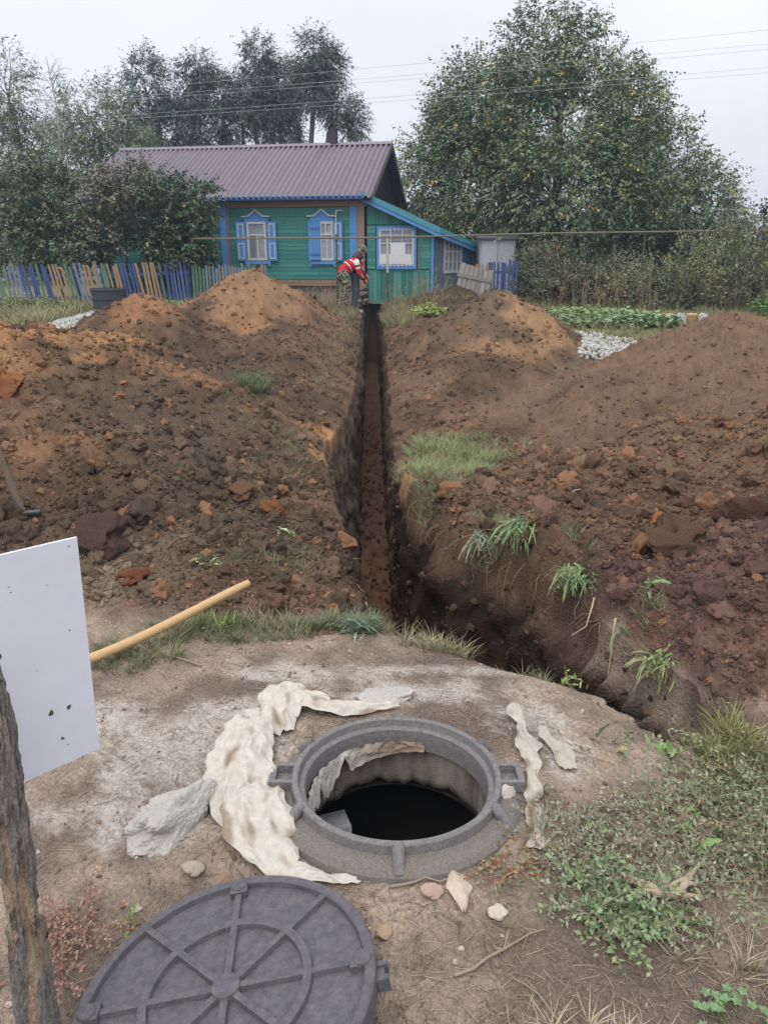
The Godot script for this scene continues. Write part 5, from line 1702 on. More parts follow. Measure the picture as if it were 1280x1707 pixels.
	var tr: Array = []
	for i in 12:
		var t := i / 11.0
		tp.append(a0.lerp(a1, t) + Vector3(0, -0.012 * sin(PI * t), 0.01 * sin(PI * t * 2)))
		tr.append(0.0225 - 0.003 * t)
	tr[11] = 0.016
	b.tube(tp, tr, 20)
	solo("wooden_pole", b, mat(Color8(206, 172, 126), 0.7, "worn", Vector3(2, 8, 8), "rough", 0.2), "pale wooden tool handle lying at the foot of the left heap", "pole")
	# old root by the weeds
	var rt := MB.new()
	for e in [[0.15, 0.2, 0.07], [0.75, -0.35, 0.09], [-0.5, 0.3, 0.05], [1.5, 0.5, 0.075], [2.7, 0.1, 0.10], [3.3, 0.1, 0.06]]:
		var dd := Vector3(cos(e[0]), 0.25, -sin(e[0]) * 0.7)
		var p0 := Vector3(-0.09, 0.0, -0.02)
		rt.tube([p0, p0 + dd * e[2] * 0.5 + Vector3(0, 0.02, 0.02), p0 + dd * e[2] + rv() * 0.022, p0 + dd * e[2] * 1.4 + rv() * 0.03], [0.014, 0.012, 0.009, 0.003], 9)
	solo("dead_root", rt, mat(Color8(196, 178, 152), 0.9, "worn", Vector3(6, 6, 6), "rough", 0.5), "bleached dead root lying among the weeds at right", "root", "", on_ground(0.86, 1.58, 0.015))
	# pale roots in the bank
	var pm := mat(Color8(196, 172, 140), 0.9)
	for e in [[[Vector3(1.05, 0.20, -3.42), Vector3(1.13, 0.27, -3.48), Vector3(1.2, 0.29, -3.5), Vector3(1.25, 0.36, -3.56)], "pale root sticking up beside the largest clod on the right bank"], [[Vector3(1.0, 0.14, -3.22), Vector3(0.975, 0.12, -3.16), Vector3(0.95, 0.03, -3.14), Vector3(0.89, -0.03, -3.16)], "thick pale root curving down from the bank edge"], [[Vector3(1.05, 0.12, -3.04), Vector3(1.03, 0.1, -2.99), Vector3(1.025, -0.1, -2.98), Vector3(1.02, -0.3, -2.99)], "long straight pale root hanging down the pit wall"]]:
		b = MB.new()
		var w := []
		for q in e[0].size(): w.append(lerpf(0.005, 0.002, q / (e[0].size() - 1.0)))
		b.tube(e[0], w, 7)
		solo("root", b, pm, e[1], "root", "")

func scatter_soil() -> void:
	var m := mat(Color.WHITE, 0.97, "soil", Vector3(3, 3, 3), "rough", 0.5, 0.2)
	var temp: Array = []
	for k in 8:
		temp.append(rock(100 + k * 7, 1 if k < 4 else 3, 0.36, Vector3(1.0, 0.72, 0.85), k < 4))
	# named clods: x, D, size, colour, label
	for e in [[1.42, 3.35, 0.17, S(104, 82, 70), "largest brown earth clod on the right bank, flat topped"], [1.75, 3.42, 0.12, S(92, 70, 60), "dark brown clod right of the largest clod on the bank"], [1.47, 3.72, 0.075, S(168, 112, 74), "orange clod standing just behind the largest clod"], [0.92, 4.12, 0.105, S(140, 108, 92), "pinkish-brown clod lying on uprooted weeds above the pit"], [1.55, 4.95, 0.06, S(124, 118, 114), "lone grey stone on the smooth right heap"],
		[-1.62, 3.95, 0.17, S(92, 74, 66), "big dark flat clod just right of the white panel"], [-1.5, 4.35, 0.13, S(100, 82, 72), "long grey-brown clod above the big dark clod by the panel"], [-2.9, 5.6, 0.17, S(164, 112, 78), "large orange clay lump high on the left heap"], [-1.3, 3.55, 0.075, S(128, 86, 66), "reddish clod among the rubble above the wooden pole"], [-0.95, 4.75, 0.1, S(120, 90, 74), "brown clod midway down the left bank slope"], [-0.72, 4.62, 0.09, S(136, 92, 66), "rusty clod beside a dark lump on the left bank"], [-0.58, 3.5, 0.08, S(104, 82, 70), "brown clod resting by the far end of the wooden pole"], [1.95, 2.75, 0.10, S(100, 78, 66), "rounded clod at the right edge above the pit"], [2.35, 3.7, 0.08, S(160, 112, 80), "small orange clod at the far right of the bank"], [-3.15, 8.3, 0.12, S(150, 108, 78), "tan clay lump on the second left heap"]]:
		var b := MB.new()
		var s: float = e[2]
		b.add(rock(int(e[0] * 100) + 300, 4, 0.34, Vector3(1, 0.7, 0.85) * s, false), Transform3D(Basis.from_euler(Vector3(0.2 * sin(e[0] * 9.0), e[0] * 5.0, 0.2 * cos(e[1] * 7.0))), Vector3.ZERO), e[3])
		solo("earth_clod", b, m, e[4], "clod", "", on_ground(e[0], e[1], s * 0.28))
	var groups := [[[], []], [[], []], [[], []], [[], []], [[], []], [[], []], [[], []], [[], []]]
	var mid_n := 0
	var made := 0
	var tries := 0
	while made < 27000 and tries < 190000:
		tries += 1
		var d := exp(rr(log(2.35), log(17.0)))
		var x := rr(-0.66, 0.66) * d
		var xl := tab(LIP_L, d)
		var xr := tab(LIP_R, d)
		if x > xl - 0.03 and x < xr + 0.03: continue
		var hp := heap(x, d)
		var near_lip := minf(absf(x - xl), absf(x - xr)) < 1.4 and d > 3.2
		if hp < 0.05 and not near_lip: continue
		if d < 3.3 and x < 1.05: continue
		var smooth_heap := Vector2(x - 3.4, d - 7.6).length() < 2.3
		var dens := 0.3 + 1.1 * n_col2.get_noise_2d(x * 1.3 + 50.0, d * 1.3)
		if smooth_heap: dens -= 0.2
		# rubble lies thickest where it has rolled to the foot of the heaps
		var rub := smoothstep(0.55, 0.1, hp) * smoothstep(6.5, 4.5, d)
		dens += 0.6 * rub
		if rr(0, 1) > dens: continue
		var s := 0.0019 * d * pow(rr(0.0003, 1.0), -0.43)
		s = minf(s, 0.038 + 0.04 * rub + 0.0015 * d)
		if smooth_heap: s *= 0.6
		if d > 8.0: s *= rr(0.5, 1.0)
		var y := gh(x, d, xl, xr)
		var col := soil(x, d, y) * rr(0.72, 1.35)
		var q := rr(0, 1)
		if q < 0.10: col = col.lerp(S(176, 128, 96), 0.6)
		elif q < 0.18: col = col.lerp(S(84, 70, 62), 0.7)
		var xf := Transform3D(rbasis(s), Vector3(x, y + s * rr(-0.25, 0.35), -d))
		var g := rng.randi() % 4 + (4 if s * 745.0 / d > 5.0 else 0)
		made += 1
		if mid_n < 90 and s * 745.0 / d > 7.5:
			mid_n += 1
			var nm: MeshInstance3D
			if mid_n <= 90:
				var b := MB.new()
				b.add(temp[g], Transform3D(), col)
				nm = part("earth_clod", b, m, self)
				nm.transform = xf
				var left := x < 0
				var hue := "orange-brown" if col.r > 0.26 else ("dark" if col.r < 0.10 else "brown")
				var where := ("at the foot of the left heap" if d < 4.8 else "high on the left heap") if left else ("on the bank right of the pit" if d < 4.8 else "on the right heap")
				if d > 8.0: where = "on the far heaps left of the trench" if left else "on the far heap right of the trench"
				tag(nm, "%s fist-sized earth clod %s" % [hue, where], "clod", "%s clods %s" % [hue, where])
			continue
		groups[g][0].append(xf)
		groups[g][1].append(col)
	for e in wall_pts:
		var p: Vector3 = e[0]
		var s := 0.006 + 0.03 * pow(rr(0, 1), 3.0)
		var g := rng.randi() % 8
		groups[g][0].append(Transform3D(rbasis(s), p - Vector3(e[1] * s * 0.2, 0, 0)))
		groups[g][1].append(S(118, 92, 74).lerp(S(84, 70, 62), rr(0, 1)) * rr(0.7, 1.3))
	for k in 500:
		var d := exp(rr(log(4.0), log(14.0)))
		var x := lerpf(tab(FL_L, d), tab(FL_R, d), rr(0.05, 0.95))
		var s := rr(0.008, 0.03)
		groups[k % 8][0].append(Transform3D(rbasis(s), Vector3(x, -1.5 + 0.22 * smoothstep(6.0, 20.0, d) + 0.01, -d)))
		groups[k % 8][1].append(S(130, 100, 82) * rr(0.6, 1.2))
	# root hairs hanging from the cut edges
	var hb := MB.new()
	for k in 110:
		var d := exp(rr(log(2.6), log(8.0)))
		var right := rr(0, 1) < 0.7
		var x := (tab(LIP_R, d) + 0.01) if right else (tab(LIP_L, d) - 0.01)
		var p := on_ground(x, d, -0.01)
		var L := 0.04 + 0.24 * pow(rr(0, 1), 2.0)
		var o := Vector3((-1 if right else 1) * rr(0.02, 0.08), 0, rr(-0.09, 0.09))
		hb.tube([p, p + o * 0.7 + Vector3(0, -L * 0.25, 0), p + o + Vector3(rr(-0.03, 0.03), -L * 0.65, rr(-0.03, 0.03)), p + o * 0.9 + Vector3(rr(-0.04, 0.04), -L, rr(-0.04, 0.04))], [0.0022, 0.002, 0.0014, 0.0008], 3, S(150, 130, 106) * rr(0.6, 1.2), false)
	tag(part("root_hairs", hb, mat(Color.WHITE, 0.95), self), "thin pale root hairs hanging from the cut edges of the trench", "", "", "stuff")
	for k in 8:
		stuff("loose_soil_clods", temp[k].mesh(), m, groups[k][0], groups[k][1], "loose crumbs and clods of dug earth lying over the heaps")
	# white crushed stone
	var st := rock(501, 1, 0.45, Vector3(1, 0.6, 0.8))
	var xs: Array = []
	var cs: Array = []
	for k in 6000:
		var t := rr(0, 1)
		var x := 0.0
		var d := 0.0
		if k < 3800:
			d = lerpf(12.6, 18.0, t)
			x = -5.85 + rr(-0.75, 0.75) * (0.6 + 0.5 * t) - 0.35 * t
		else:
			d = lerpf(10.8, 13.4, t)
			x = 3.55 + rr(-0.75, 0.75)
			if d > 12.4 and rr(0, 1) < 0.6: continue
		if heap(x, d) > 0.25: continue
		var hill := 0.14 * clampf(1.0 - absf(x - (-6.1 if k < 3800 else 3.6)) / 0.9, 0, 1)
		xs.append(Transform3D(rbasis(rr(0.018, 0.045)), on_ground(x, d, hill * rr(0.3, 1.0) + 0.01)))
		var v := rr(0.85, 1.1)
		cs.append(S(180, 180, 174) * v)
	stuff("white_gravel", st.mesh(), mat(Color.WHITE, 0.9), xs, cs, "white crushed stone strewn in a strip across the yard")

func scatter_plants() -> void:
	var tufts: Array = []
	for k in 4:
		tufts.append(blade_tuft(16, 0.16, 0.0032, 0.75, 40 + k))
	var fine: Array = []
	for k in 3:
		fine.append(blade_tuft(12, 0.13, 0.0017, 1.0, 60 + k))
	var wide := blade_tuft(14, 0.3, 0.007, 0.6, 70)
	rng.seed = 777
	# grass along the mound's edge and on the banks: x, D, radius x, radius D, number, height, colour a, colour b
	var gs := [[[], []], [[], []], [[], []], [[], []]]
	var dryc := S(158, 152, 118)
	var grn := S(112, 128, 92)
	for e in [[-0.72, 3.12, 0.42, 0.1, 130, 0.75, grn, dryc], [-0.15, 3.2, 0.32, 0.05, 110, 0.7, S(118, 132, 106), dryc], [0.3, 3.02, 0.3, 0.05, 70, 0.85, dryc, S(178, 170, 140)], [-1.1, 2.9, 0.2, 0.14, 70, 0.7, S(104, 118, 90), dryc], [0.75, 2.78, 0.2, 0.03, 26, 0.5, grn, dryc], [-0.1, 3.16, 0.06, 0.04, 40, 0.8, S(122, 140, 118), S(140, 150, 126)],
		[0.52, 6.2, 0.42, 0.9, 420, 0.9, S(136, 152, 104), S(168, 172, 128)], [0.42, 5.2, 0.22, 0.5, 160, 0.8, S(118, 132, 96), dryc], [0.9, 6.6, 0.4, 0.5, 110, 0.8, S(140, 154, 108), dryc], [-1.32, 7.4, 0.18, 0.16, 70, 1.1, S(104, 122, 96), S(140, 146, 112)], [-1.2, 6.5, 0.35, 0.35, 60, 0.5, grn, dryc], [-0.75, 6.2, 0.25, 0.8, 70, 0.5, grn, dryc], [-0.6, 3.9, 0.3, 0.25, 46, 0.5, S(124, 128, 98), dryc], [-0.75, 4.8, 0.4, 0.8, 60, 0.4, grn, dryc],
		[0.46, 1.2, 0.16, 0.06, 16, 0.7, S(176, 164, 140), S(196, 184, 160)], [0.85, 1.42, 0.12, 0.08, 10, 0.6, S(166, 154, 130), S(186, 174, 150)], [-0.1, 2.75, 0.5, 0.15, 14, 0.3, dryc, S(170, 158, 132)], [1.2, 2.2, 0.1, 0.12, 60, 0.8, S(122, 134, 84), S(168, 162, 112)], [0.62, 4.15, 0.12, 0.25, 50, 0.6, S(128, 134, 104), dryc], [0.9, 3.45, 0.12, 0.2, 46, 0.6, S(128, 134, 104), dryc], [1.12, 2.85, 0.08, 0.15, 40, 0.6, S(128, 138, 100), dryc], [1.25, 1.98, 0.25, 0.16, 110, 0.6, S(112, 128, 84), dryc], [1.25, 1.7, 0.2, 0.25, 170, 0.7, S(120, 132, 96), dryc], [0.3, 17.2, 0.35, 2.2, 220, 1.8, S(128, 126, 90), S(164, 158, 118)], [-1.0, 17.6, 0.4, 1.6, 200, 1.2, S(126, 122, 88), S(160, 152, 116)], [-0.75, 12.0, 0.2, 3.0, 70, 1.2, S(132, 124, 92), dryc]]:
		for k in e[4]:
			var q := sqrt(rr(0, 1))
			var an := rr(0, TAU)
			var x: float = e[0] + cos(an) * q * e[2]
			var d: float = e[1] + sin(an) * q * e[3]
			if x > tab(LIP_L, d) + 0.01 and x < tab(LIP_R, d) - 0.01 and d > 2.3: continue
			var g := rng.randi() % 4
			var s: float = e[5] * rr(0.5, 1.2)
			gs[g][0].append(Transform3D(Basis(Vector3.UP, rr(0, TAU)).scaled(Vector3(s, s * rr(0.5, 0.95), s)) , on_ground(x, d, -0.004)))
			gs[g][1].append((e[6] as Color).lerp(e[7], rr(0, 1)) * rr(0.75, 1.1))
	for g in 4:
		stuff("grass_tufts", tufts[g].mesh(), M_GRASS, gs[g][0], gs[g][1], "thin green and straw grass tufts on the banks and mound")
	# dry field grass behind
	var xs: Array = []
	var cs: Array = []
	for k in 3400:
		var x := rr(-10.5, -4.0)
		var d := rr(14.5, 20.2)
		if x > -5.0 and d < 16.5: continue
		if heap(x, d) > 0.15 or absf(x + 6.0) < 0.75 and d < 17.9: continue
		var a := n_col.get_noise_2d(x * 0.6, d * 0.6)
		var s := rr(0.5, 1.0) * (0.9 + a)
		xs.append(Transform3D(Basis(Vector3.UP, rr(0, TAU)).scaled(Vector3(s * 1.3, s, s * 1.3)), on_ground(x, d)))
		cs.append(S(134, 136, 100).lerp(S(168, 164, 124), clampf(0.5 + a + rr(-0.3, 0.3), 0, 1)) * rr(0.8, 1.1))
	for k in 900:
		var x := rr(-4.0, 11.0)
		var d := rr(17.2, 21.0) if k < 600 else rr(12.0, 17.0)
		if k >= 600: x = rr(2.4, 8.0)
		if heap(x, d) > 0.3 or x > tab(LIP_L, d) - 0.1 and x < tab(LIP_R, d) + 0.1: continue
		var s := rr(0.5, 1.0)
		xs.append(Transform3D(Basis(Vector3.UP, rr(0, TAU)).scaled(Vector3(s * 1.3, s, s * 1.3)), on_ground(x, d)))
		cs.append(S(120, 124, 84).lerp(S(160, 152, 112), rr(0, 1)) * rr(0.8, 1.1))
	stuff("field_grass", wide.mesh(), M_GRASS, xs, cs, "dry pale grass growing between the heaps and the fences")
	# straw and twigs on the trodden earth
	var sx: Array = []
	var sc: Array = []
	var straw := MB.new()
	var bend := [Vector3(-0.5, 0, 0), Vector3(-0.15, 0.02, 0.012), Vector3(0.2, 0.03, 0.016), Vector3(0.5, 0.0, -0.012)]
	straw.tube(bend, [0.012, 0.014, 0.012, 0.006], 4, Color.WHITE, false)
	for k in 46000:
		var d := rr(0.95, 3.2)
		var x := rr(-0.62, 0.62) * (d + 0.25)
		if x > 1.05 and d > 2.2: continue
		if x > tab(LIP_L, d) and d > 2.3: continue
		if Vector2(x - WELL.x, d + WELL.z).length() < 0.36: continue
		var dens := 0.25 + 0.6 * n_col2.get_noise_2d(x * 1.5, d * 1.5) + 0.55 * smoothstep(1.75, 1.2, d) * smoothstep(-0.2, 0.1, x)
		if Vector2(x - WELL.x, d + WELL.z).length() < 0.52: dens += 0.5
		if rr(0, 1) > dens: continue
		var L := 0.008 + 0.06 * pow(rr(0, 1), 3.4)
		var th := clampf(L * rr(1.2, 2.2), 0.03, 0.065)
		sx.append(Transform3D(Basis(Vector3.UP, rr(0, TAU)) * Basis.from_euler(Vector3(rr(-0.3, 0.3), 0, rr(-0.18, 0.18))) * Basis.from_scale(Vector3(L, th, th)), on_ground(x, d, 0.003)))
		sc.append((S(172, 154, 132) if rr(0, 1) < 0.45 else (S(112, 98, 86) if rr(0, 1) < 0.6 else S(138, 128, 118))) * rr(0.6, 1.15))
	for k in 260:
		var an := rr(0, TAU)
		var r := rr(0.35, 0.41)
		var L := rr(0.008, 0.035)
		var p := WELL + Vector3(cos(an) * r, 0.038 + 0.06 * sin(an) * r - 0.002, sin(an) * r)
		if absf(sin(an)) < 0.25: continue
		sx.append(Transform3D(Basis(Vector3.UP, rr(0, TAU)) * Basis.from_scale(Vector3(L, 0.04, 0.04)), p))
		sc.append(S(158, 140, 118) * rr(0.6, 1.1))
	stuff("straw_litter", straw.mesh(), mat(Color.WHITE, 0.95), sx, sc, "dry straw bits and twigs littering the trodden earth")
	# pebbles and crumbs on the mound
	var px: Array = []
	var pc: Array = []
	var pt := rock(611, 1, 0.4, Vector3(1, 0.6, 0.8))
	for k in 5200:
		var d := rr(0.95, 3.2)
		var x := rr(-0.62, 0.62) * (d + 0.25)
		if x > tab(LIP_L, d) and d > 2.3: continue
		if Vector2(x - WELL.x, d + WELL.z).length() < 0.44: continue
		if rr(0, 1) > 0.4 + 0.8 * n_col2.get_noise_2d(x * 2.0 + 9.0, d * 2.0): continue
		px.append(Transform3D(rbasis(0.002 + 0.010 * pow(rr(0, 1), 4.0)), on_ground(x, d, 0.001)))
		pc.append((S(176, 164, 148) if rr(0, 1) < 0.3 else S(122, 102, 86)) * rr(0.7, 1.15))
	stuff("soil_crumbs", pt.mesh(), mat(Color.WHITE, 0.95), px, pc, "small crumbs and pebbles on the trodden earth round the manhole")
	# twigs one can tell apart
	var tm := mat(Color8(138, 124, 108), 0.9)
	var nt := 0
	for e in [[-0.95, 2.9, 0.35, 2.7, "long bent twig on bare earth below the wooden pole"], [0.3, 1.42, 0.28, 0.5, "thin grey twig in the litter in front of the manhole"], [0.12, 1.62, 0.2, 0.15, "forked twig lying just in front of the manhole rim"], [0.42, 1.22, 0.3, 2.2, "bleached long straw stalk near the bottom edge"], [-0.62, 1.53, 0.12, 2.6, "short pale twig left of the manhole cover"]]:
		var b := MB.new()
		var p: Array = []
		var w: Array = []
		for i in 7:
			var t := i / 6.0 - 0.5
			var x: float = e[0] + cos(e[3]) * t * e[2] + rr(-0.008, 0.008)
			var d: float = e[1] + sin(e[3]) * t * e[2] + rr(-0.008, 0.008)
			p.append(on_ground(x, d, 0.006 + rr(0, 0.006)))
			w.append(lerpf(0.005, 0.0018, i / 6.0))
		b.tube(p, w, 6)
		b.tube([p[3], p[3] + (p[4] - p[3]).rotated(Vector3.UP, 0.7) * 1.4 + Vector3(0, 0.008, 0)], [0.003, 0.0012], 5)
		solo("twig", b, tm, e[4], "twig")
	build_weeds()

func build_weeds() -> void:
	# patches of low weeds: label, x, D, rx, rD, stems, stem length, leaves, leaf length, width, leaf colour, stem colour, upright
	for e in [["sprawling patch of grey-green knotweed right of the manhole", 0.68, 1.72, 0.24, 0.24, 330, 0.17, 17, 0.018, 0.0042, S(142, 146, 126), S(150, 122, 104), 0.55],
		["denser bright knotweed clump in the middle of the right-hand weeds", 0.66, 1.58, 0.13, 0.12, 190, 0.15, 18, 0.021, 0.0055, S(130, 148, 108), S(136, 130, 98), 0.8],
		["thin trailing knotweed with reddish stems across the manhole rim", 0.43, 1.72, 0.10, 0.08, 26, 0.17, 15, 0.015, 0.0042, S(128, 134, 94), S(178, 92, 84), 0.12],
		["weedy knotweed carpet along the right edge below the heap", 1.08, 1.88, 0.26, 0.32, 330, 0.18, 16, 0.02, 0.0044, S(134, 144, 110), S(160, 130, 112), 0.6],
		["loose grey-green weeds beyond the knotweed, under the bank", 1.2, 2.06, 0.22, 0.15, 150, 0.18, 14, 0.022, 0.0046, S(138, 148, 114), S(156, 142, 112), 0.8],
		["reddish dried weed in the lower left corner by the post", -0.80, 1.47, 0.10, 0.13, 110, 0.12, 14, 0.011, 0.0034, S(164, 134, 116), S(158, 118, 104), 0.9],
		["small green seedling between post and manhole cover", -0.66, 1.5, 0.03, 0.03, 8, 0.09, 12, 0.014, 0.005, S(128, 150, 80), S(130, 130, 80), 1.2],
		["tiny sprig of weed beside the pale angular stone", -0.53, 1.60, 0.05, 0.05, 14, 0.06, 10, 0.010, 0.003, S(140, 142, 96), S(140, 122, 90), 0.8]]:
		var b := MB.new()
		for k in e[5]:
			var q := sqrt(rr(0, 1))
			var an := rr(0, TAU)
			var x: float = e[1] + cos(an) * q * e[3]
			var d: float = e[2] + sin(an) * q * e[4]
			if Vector2(x - WELL.x, d + WELL.z).length() < 0.40 and e[3] > 0.15: continue
			if n_col2.get_noise_2d(x * 2.2 + 30.0, d * 2.2) < -0.22 and q > 0.4: continue
			var a2 := rr(0, TAU)
			var dir := Vector3(cos(a2), e[12] * rr(0.2, 1.2), sin(a2))
			if e[3] == 0.10 and e[12] < 0.2: dir = Vector3(rr(-1.0, 0.1), 0.25, rr(-0.1, 0.7))
			weed(b, on_ground(x, d, 0.0), dir, e[6] * rr(0.4, 1.1), e[7], e[8], e[9], (e[10] as Color) * rr(0.85, 1.1), e[11], 0.25)
		solo("knotweed" if e[0].contains("knotweed") else "weed", b, M_LEAF, e[0], "weed")
	# clover-like rosette at the bottom right
	var b := MB.new()
	for k in 46:
		var an := rr(0, TAU)
		var q := 0.06 * sqrt(rr(0, 1))
		var p := on_ground(0.80 + cos(an) * q, 1.225 + sin(an) * q, 0.0)
		var top := p + Vector3(cos(an) * 0.025, rr(0.02, 0.045), -sin(an) * 0.025)
		b.tube([p, top], [0.001, 0.0008], 3, S(120, 130, 90), false)
		for j in 5:
			var a2 := an + j * TAU / 5
			leaf(b, top, Vector3(cos(a2), 0.15, sin(a2)).normalized(), Vector3.UP, rr(0.012, 0.017), 0.0052, S(108, 132, 92) * rr(0.8, 1.2))
	solo("cinquefoil", b, M_LEAF, "small leafy green rosette at the bottom right corner", "weed")
	# dandelion-like plants, some uprooted and hanging over the pit: x, D, up, leaves, length, width, direction, sag, label
	for e in [[0.60, 4.1, 0.0, 60, 0.15, 0.0055, Vector3(-0.25, -0.3, 0.6), 0.22, S(126, 142, 122), "wilted uprooted weed hanging over the pit edge, leftmost of three"], [0.78, 3.86, 0.0, 110, 0.165, 0.0062, Vector3(-0.2, -0.2, 0.6), 0.22, S(116, 138, 96), "lush uprooted weed hanging below the pinkish-brown clod"], [0.95, 3.36, 0.02, 110, 0.15, 0.006, Vector3(-0.35, -0.1, 0.6), 0.24, S(124, 146, 100), "leafy uprooted weed with pale roots at the pit's right edge"], [1.24, 4.5, 0.02, 10, 0.2, 0.009, Vector3(-0.1, 0.0, 0.5), 0.14, S(122, 138, 112), "limp grey-green weed lying alone on the right heap"], [1.09, 2.96, 0.0, 8, 0.13, 0.010, Vector3(0.0, -0.6, 0.4), 0.2, S(108, 132, 90), "small jagged-leaved weed drooping down the pit wall"], [1.22, 3.05, 0.0, 14, 0.12, 0.009, Vector3(0.6, 0.0, 0.3), 0.15, S(106, 128, 88), "jagged green weed right of the hanging straight root"], [1.16, 2.72, 0.0, 60, 0.13, 0.006, Vector3(-0.3, 0.1, 0.4), 0.22, S(130, 146, 96), "bright green weeds on the pit's near right rim"], [0.78, 2.76, 0.0, 16, 0.07, 0.007, Vector3(0.1, 0.4, 0.1), 0.12, S(128, 148, 92), "small bright weeds along the pit's front edge"],
		[-0.62, 4.25, 0.02, 6, 0.07, 0.011, Vector3(0.1, 0.3, 0.4), 0.14, S(158, 176, 140), "pale green torn weed lying mid left bank"], [-0.95, 3.75, 0.02, 8, 0.07, 0.010, Vector3(-0.1, 0.4, 0.4), 0.15, S(138, 166, 106), "bright green sprig on the rubble above the wooden pole"], [0.98, 1.82, 0.0, 6, 0.08, 0.017, Vector3(0.0, 0.8, 0.2), 0.12, S(116, 146, 92), "broad-leaved green weed amid the knotweed at right"], [1.02, 2.2, 0.0, 7, 0.08, 0.016, Vector3(0.0, 0.6, 0.2), 0.12, S(122, 150, 94), "broad-leaved weed above the knotweed, nearer the heap"], [0.85, 2.3, 0.0, 6, 0.075, 0.016, Vector3(0.0, 0.6, 0.2), 0.12, S(124, 148, 98), "broad-leaved weed on bare earth right of the cloth strip"], [1.95, 2.75, 0.02, 26, 0.12, 0.007, Vector3(-0.2, 0.4, 0.4), 0.2, S(150, 162, 124), "pale grassy weed on the dirt at the right edge"], [-0.78, 3.14, 0.02, 30, 0.10, 0.004, Vector3(0.1, 0.9, 0.2), 0.12, S(128, 160, 84), "bright green feathery weed beside the wooden pole"], [-0.14, 3.16, 0.01, 40, 0.11, 0.0045, Vector3(0.0, 0.4, 0.4), 0.16, S(128, 142, 122), "grey-green wormwood tuft on the mound's far edge"]]:
		b = MB.new()
		var root := on_ground(e[0], e[1], e[2])
		for k in e[3]:
			var dir: Vector3 = e[6] + Vector3(rr(-0.8, 0.8), rr(-0.5, 0.5), rr(-0.5, 0.4))
			strap(b, root + Vector3(rr(-0.08, 0.08), rr(-0.02, 0.03), rr(-0.05, 0.06)), dir, e[4] * rr(0.25, 1.2), e[5] * rr(0.4, 1.2), ((e[8] as Color) if rr(0, 1) < 0.82 else S(150, 136, 104)) * rr(0.65, 1.2), e[7] * rr(0.5, 1.7), 0.7)
			if k % 5 == 0: weed(b, root + Vector3(rr(-0.1, 0.1), 0.0, rr(-0.06, 0.06)), dir + Vector3(0, 0.3, 0), e[4] * rr(0.6, 1.3), 9, 0.022, 0.005, (e[8] as Color) * rr(0.7, 1.1), S(140, 134, 100), 0.4)
		solo("weed", b, M_LEAF, e[9], "weed")
	# nettle and gourd cover beyond the right heaps, and weeds by the fence
	var lb := MB.new()
	var q0 := Vector3.ZERO
	for e in [[4.4, 16.4, 1.5, 1.6, 3000, 0.27, 0.10, 0.034, S(114, 134, 94), S(140, 154, 110)], [5.0, 15.4, 0.9, 0.6, 500, 0.32, 0.14, 0.055, S(118, 146, 104), S(136, 158, 118)], [1.0, 17.6, 0.4, 0.6, 500, 0.3, 0.09, 0.03, S(140, 156, 84), S(164, 172, 104)], [-3.9, 18.2, 0.9, 1.2, 1500, 0.42, 0.09, 0.026, S(94, 122, 74), S(126, 146, 92)], [-5.2, 18.6, 0.4, 0.8, 500, 0.34, 0.09, 0.026, S(104, 124, 80), S(134, 146, 96)], [9.3, 17.5, 0.9, 1.2, 600, 0.7, 0.11, 0.035, S(84, 116, 66), S(112, 136, 80)], [-8.8, 18.9, 1.4, 0.5, 900, 0.4, 0.09, 0.022, S(126, 136, 92), S(152, 152, 108)]]:
		for k in e[4]:
			var q := sqrt(rr(0, 1))
			var an := rr(0, TAU)
			var x: float = e[0] + cos(an) * q * e[2]
			var d: float = e[1] + sin(an) * q * e[3]
			var g := on_ground(x, d, 0)
			var c := (e[8] as Color).lerp(e[9], rr(0, 1)) * rr(0.8, 1.15)
			var hgt: float = e[5] * rr(0.25, 1.0) * (1.15 - q * 0.6) * (0.8 + 0.6 * n_col2.get_noise_2d(x, d))
			for j in 4:
				var a2 := rr(0, TAU)
				leaf(lb, g + Vector3(rr(-0.05, 0.05), hgt * (0.55 + 0.15 * j), rr(-0.05, 0.05)), Vector3(cos(a2), rr(-0.1, 0.5), sin(a2)).normalized(), (Vector3.UP + rv() * 0.5).normalized(), e[6] * rr(0.6, 1.2), e[7] * rr(0.7, 1.2), c)
	var o := part("ground_cover", lb, M_LEAF, self)
	tag(o, "bright green nettles and low leafy weeds beyond the heaps", "", "", "stuff")
	# dry stalks standing along the far right and by the house
	var sb := MB.new()
	for k in 230:
		var x := rr(3.8, 10.5)
		var d := rr(18.4, 20.4)
		if k > 120:
			x = rr(-1.9, -0.9) if k < 165 else rr(0.1, 1.6)
			d = rr(18.0, 19.6)
		var h := rr(0.35, 1.1) * (1.0 + maxf(0.0, (x - 7.0) * 0.18)) if k <= 120 else rr(0.25, 0.6)
		var p := on_ground(x, d)
		var t := p + Vector3(rr(-0.2, 0.2), h, rr(-0.2, 0.2))
		var col := S(138, 118, 96).lerp(S(164, 150, 120), rr(0, 1))
		sb.tube([p, p.lerp(t, 0.5) + rv() * 0.04, t], [0.006, 0.005, 0.003], 3, col, false)
		for j in 5:
			var s := p.lerp(t, rr(0.35, 1.0))
			sb.tube([s, s + Vector3(rr(-0.16, 0.16), rr(0.02, 0.16), rr(-0.16, 0.16))], [0.004, 0.002], 3, col * rr(0.8, 1.1), false)
	o = part("dry_stalks", sb, mat(Color.WHITE, 0.95), self)
	tag(o, "dead brown weed stalks standing along the brush and the house", "", "", "stuff")

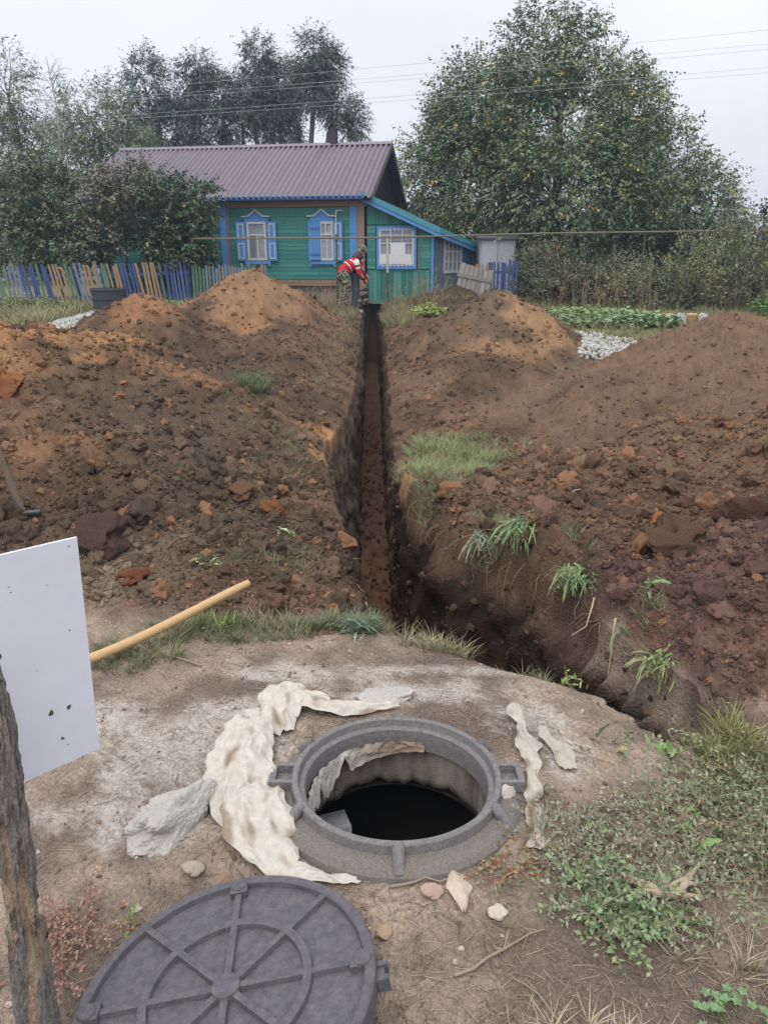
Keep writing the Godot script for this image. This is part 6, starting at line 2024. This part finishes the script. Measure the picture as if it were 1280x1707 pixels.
# ---------------------------------------------------------------- the scene
func _ready() -> void:
	rng.seed = 4242
	var cam := Camera3D.new()
	cam.name = "camera"
	add_child(cam, true)
	cam.position = Vector3(0, 1.68, 0)
	cam.rotation.x = deg_to_rad(-19.0)
	cam.fov = 69.0
	cam.near = 0.05
	cam.far = 2000.0
	cam.current = true
	var env := Environment.new()
	env.background_mode = Environment.BG_SKY
	env.tonemap_mode = Environment.TONE_MAPPER_LINEAR
	env.tonemap_exposure = 1.2
	env.sdfgi_enabled = true
	env.ssao_enabled = true
	env.ssil_enabled = true
	var sky := Sky.new()
	sky.sky_material = sky_material()
	env.sky = sky
	env.fog_enabled = true
	env.fog_density = 0.0015
	env.fog_light_color = Color(0.80, 0.85, 0.93)
	var we := WorldEnvironment.new()
	we.name = "world"
	we.environment = env
	add_child(we, true)
	var sun := DirectionalLight3D.new()
	sun.name = "sun"
	sun.light_energy = 0.48
	sun.light_angular_distance = 40.0
	sun.light_color = Color(1.0, 0.97, 0.93)
	sun.rotation = Vector3(deg_to_rad(-62), deg_to_rad(-25), 0)
	sun.shadow_enabled = true
	add_child(sun, true)
	noise_tex("soil", 0.035, 6, 0.66, 1.0, FastNoiseLite.TYPE_SIMPLEX_SMOOTH, 1024, 0.65)
	noise_tex("rough", 0.03, 6, 0.0, 1.0, FastNoiseLite.TYPE_SIMPLEX_SMOOTH, 1024, 0.62)
	noise_tex("worn", 0.012, 6, 0.84, 1.0, FastNoiseLite.TYPE_SIMPLEX_SMOOTH, 1024, 0.6)
	noise_tex("blotch", 0.011, 7, 0.66, 1.0, FastNoiseLite.TYPE_SIMPLEX_SMOOTH, 1024, 0.72)
	var gr: Gradient = tex["blotch"].color_ramp
	gr.set_color(0, Color(0.60, 0.59, 0.61))
	gr.set_color(1, Color(1.0, 0.94, 0.86))
	gr.add_point(0.55, Color(0.80, 0.79, 0.80))
	noise_tex("faint", 0.006, 4, 0.95, 1.0)
	M_LEAF = mat(Color.WHITE, 0.6)
	M_LEAF.backlight_enabled = true
	M_LEAF.backlight = Color(0.35, 0.4, 0.3)
	M_GRASS = mat(Color.WHITE, 0.8)
	M_GRASS.backlight_enabled = true
	M_GRASS.backlight = Color(0.3, 0.3, 0.25)
	M_BARK = mat(Color8(112, 102, 92), 0.95, "worn", Vector3(2, 1, 2), "rough", 1.0)
	build_ground(mat(Color.WHITE, 0.98, "soil", Vector3(1.4, 1.4, 1.4), "rough", 1.3, 0.15))
	build_house()
	build_yard()
	build_trees()
	build_people()
	build_foreground()
	scatter_soil()
	scatter_plants()

func sky_material() -> Material:
	# a pale overcast with faint soft cloud
	var im := Image.create(256, 128, false, Image.FORMAT_RGBF)
	var cl := nz(300, 1.3, 4)
	for y in 128:
		var el := PI * (0.5 - (y + 0.5) / 128.0)
		for x in 256:
			var az := TAU * (x + 0.5) / 256.0
			var d := Vector3(cos(el) * sin(az), sin(el), -cos(el) * cos(az))
			var h := clampf(d.y, 0.0, 1.0)
			var q := d / (0.35 + h)
			var k := cl.get_noise_3d(q.x * 0.8, q.y * 0.8, q.z * 0.8)
			# overcast: the sky brightens towards the zenith
			var c := Color(0.69, 0.72, 0.785) * (1.0 + 1.0 * pow(h, 1.5)) * (1.0 + 0.10 * k)
			if d.y < 0.0: c = Color(0.3, 0.28, 0.26)
			im.set_pixel(x, y, c)
	var m := PanoramaSkyMaterial.new()
	m.panorama = ImageTexture.create_from_image(im)
	return m
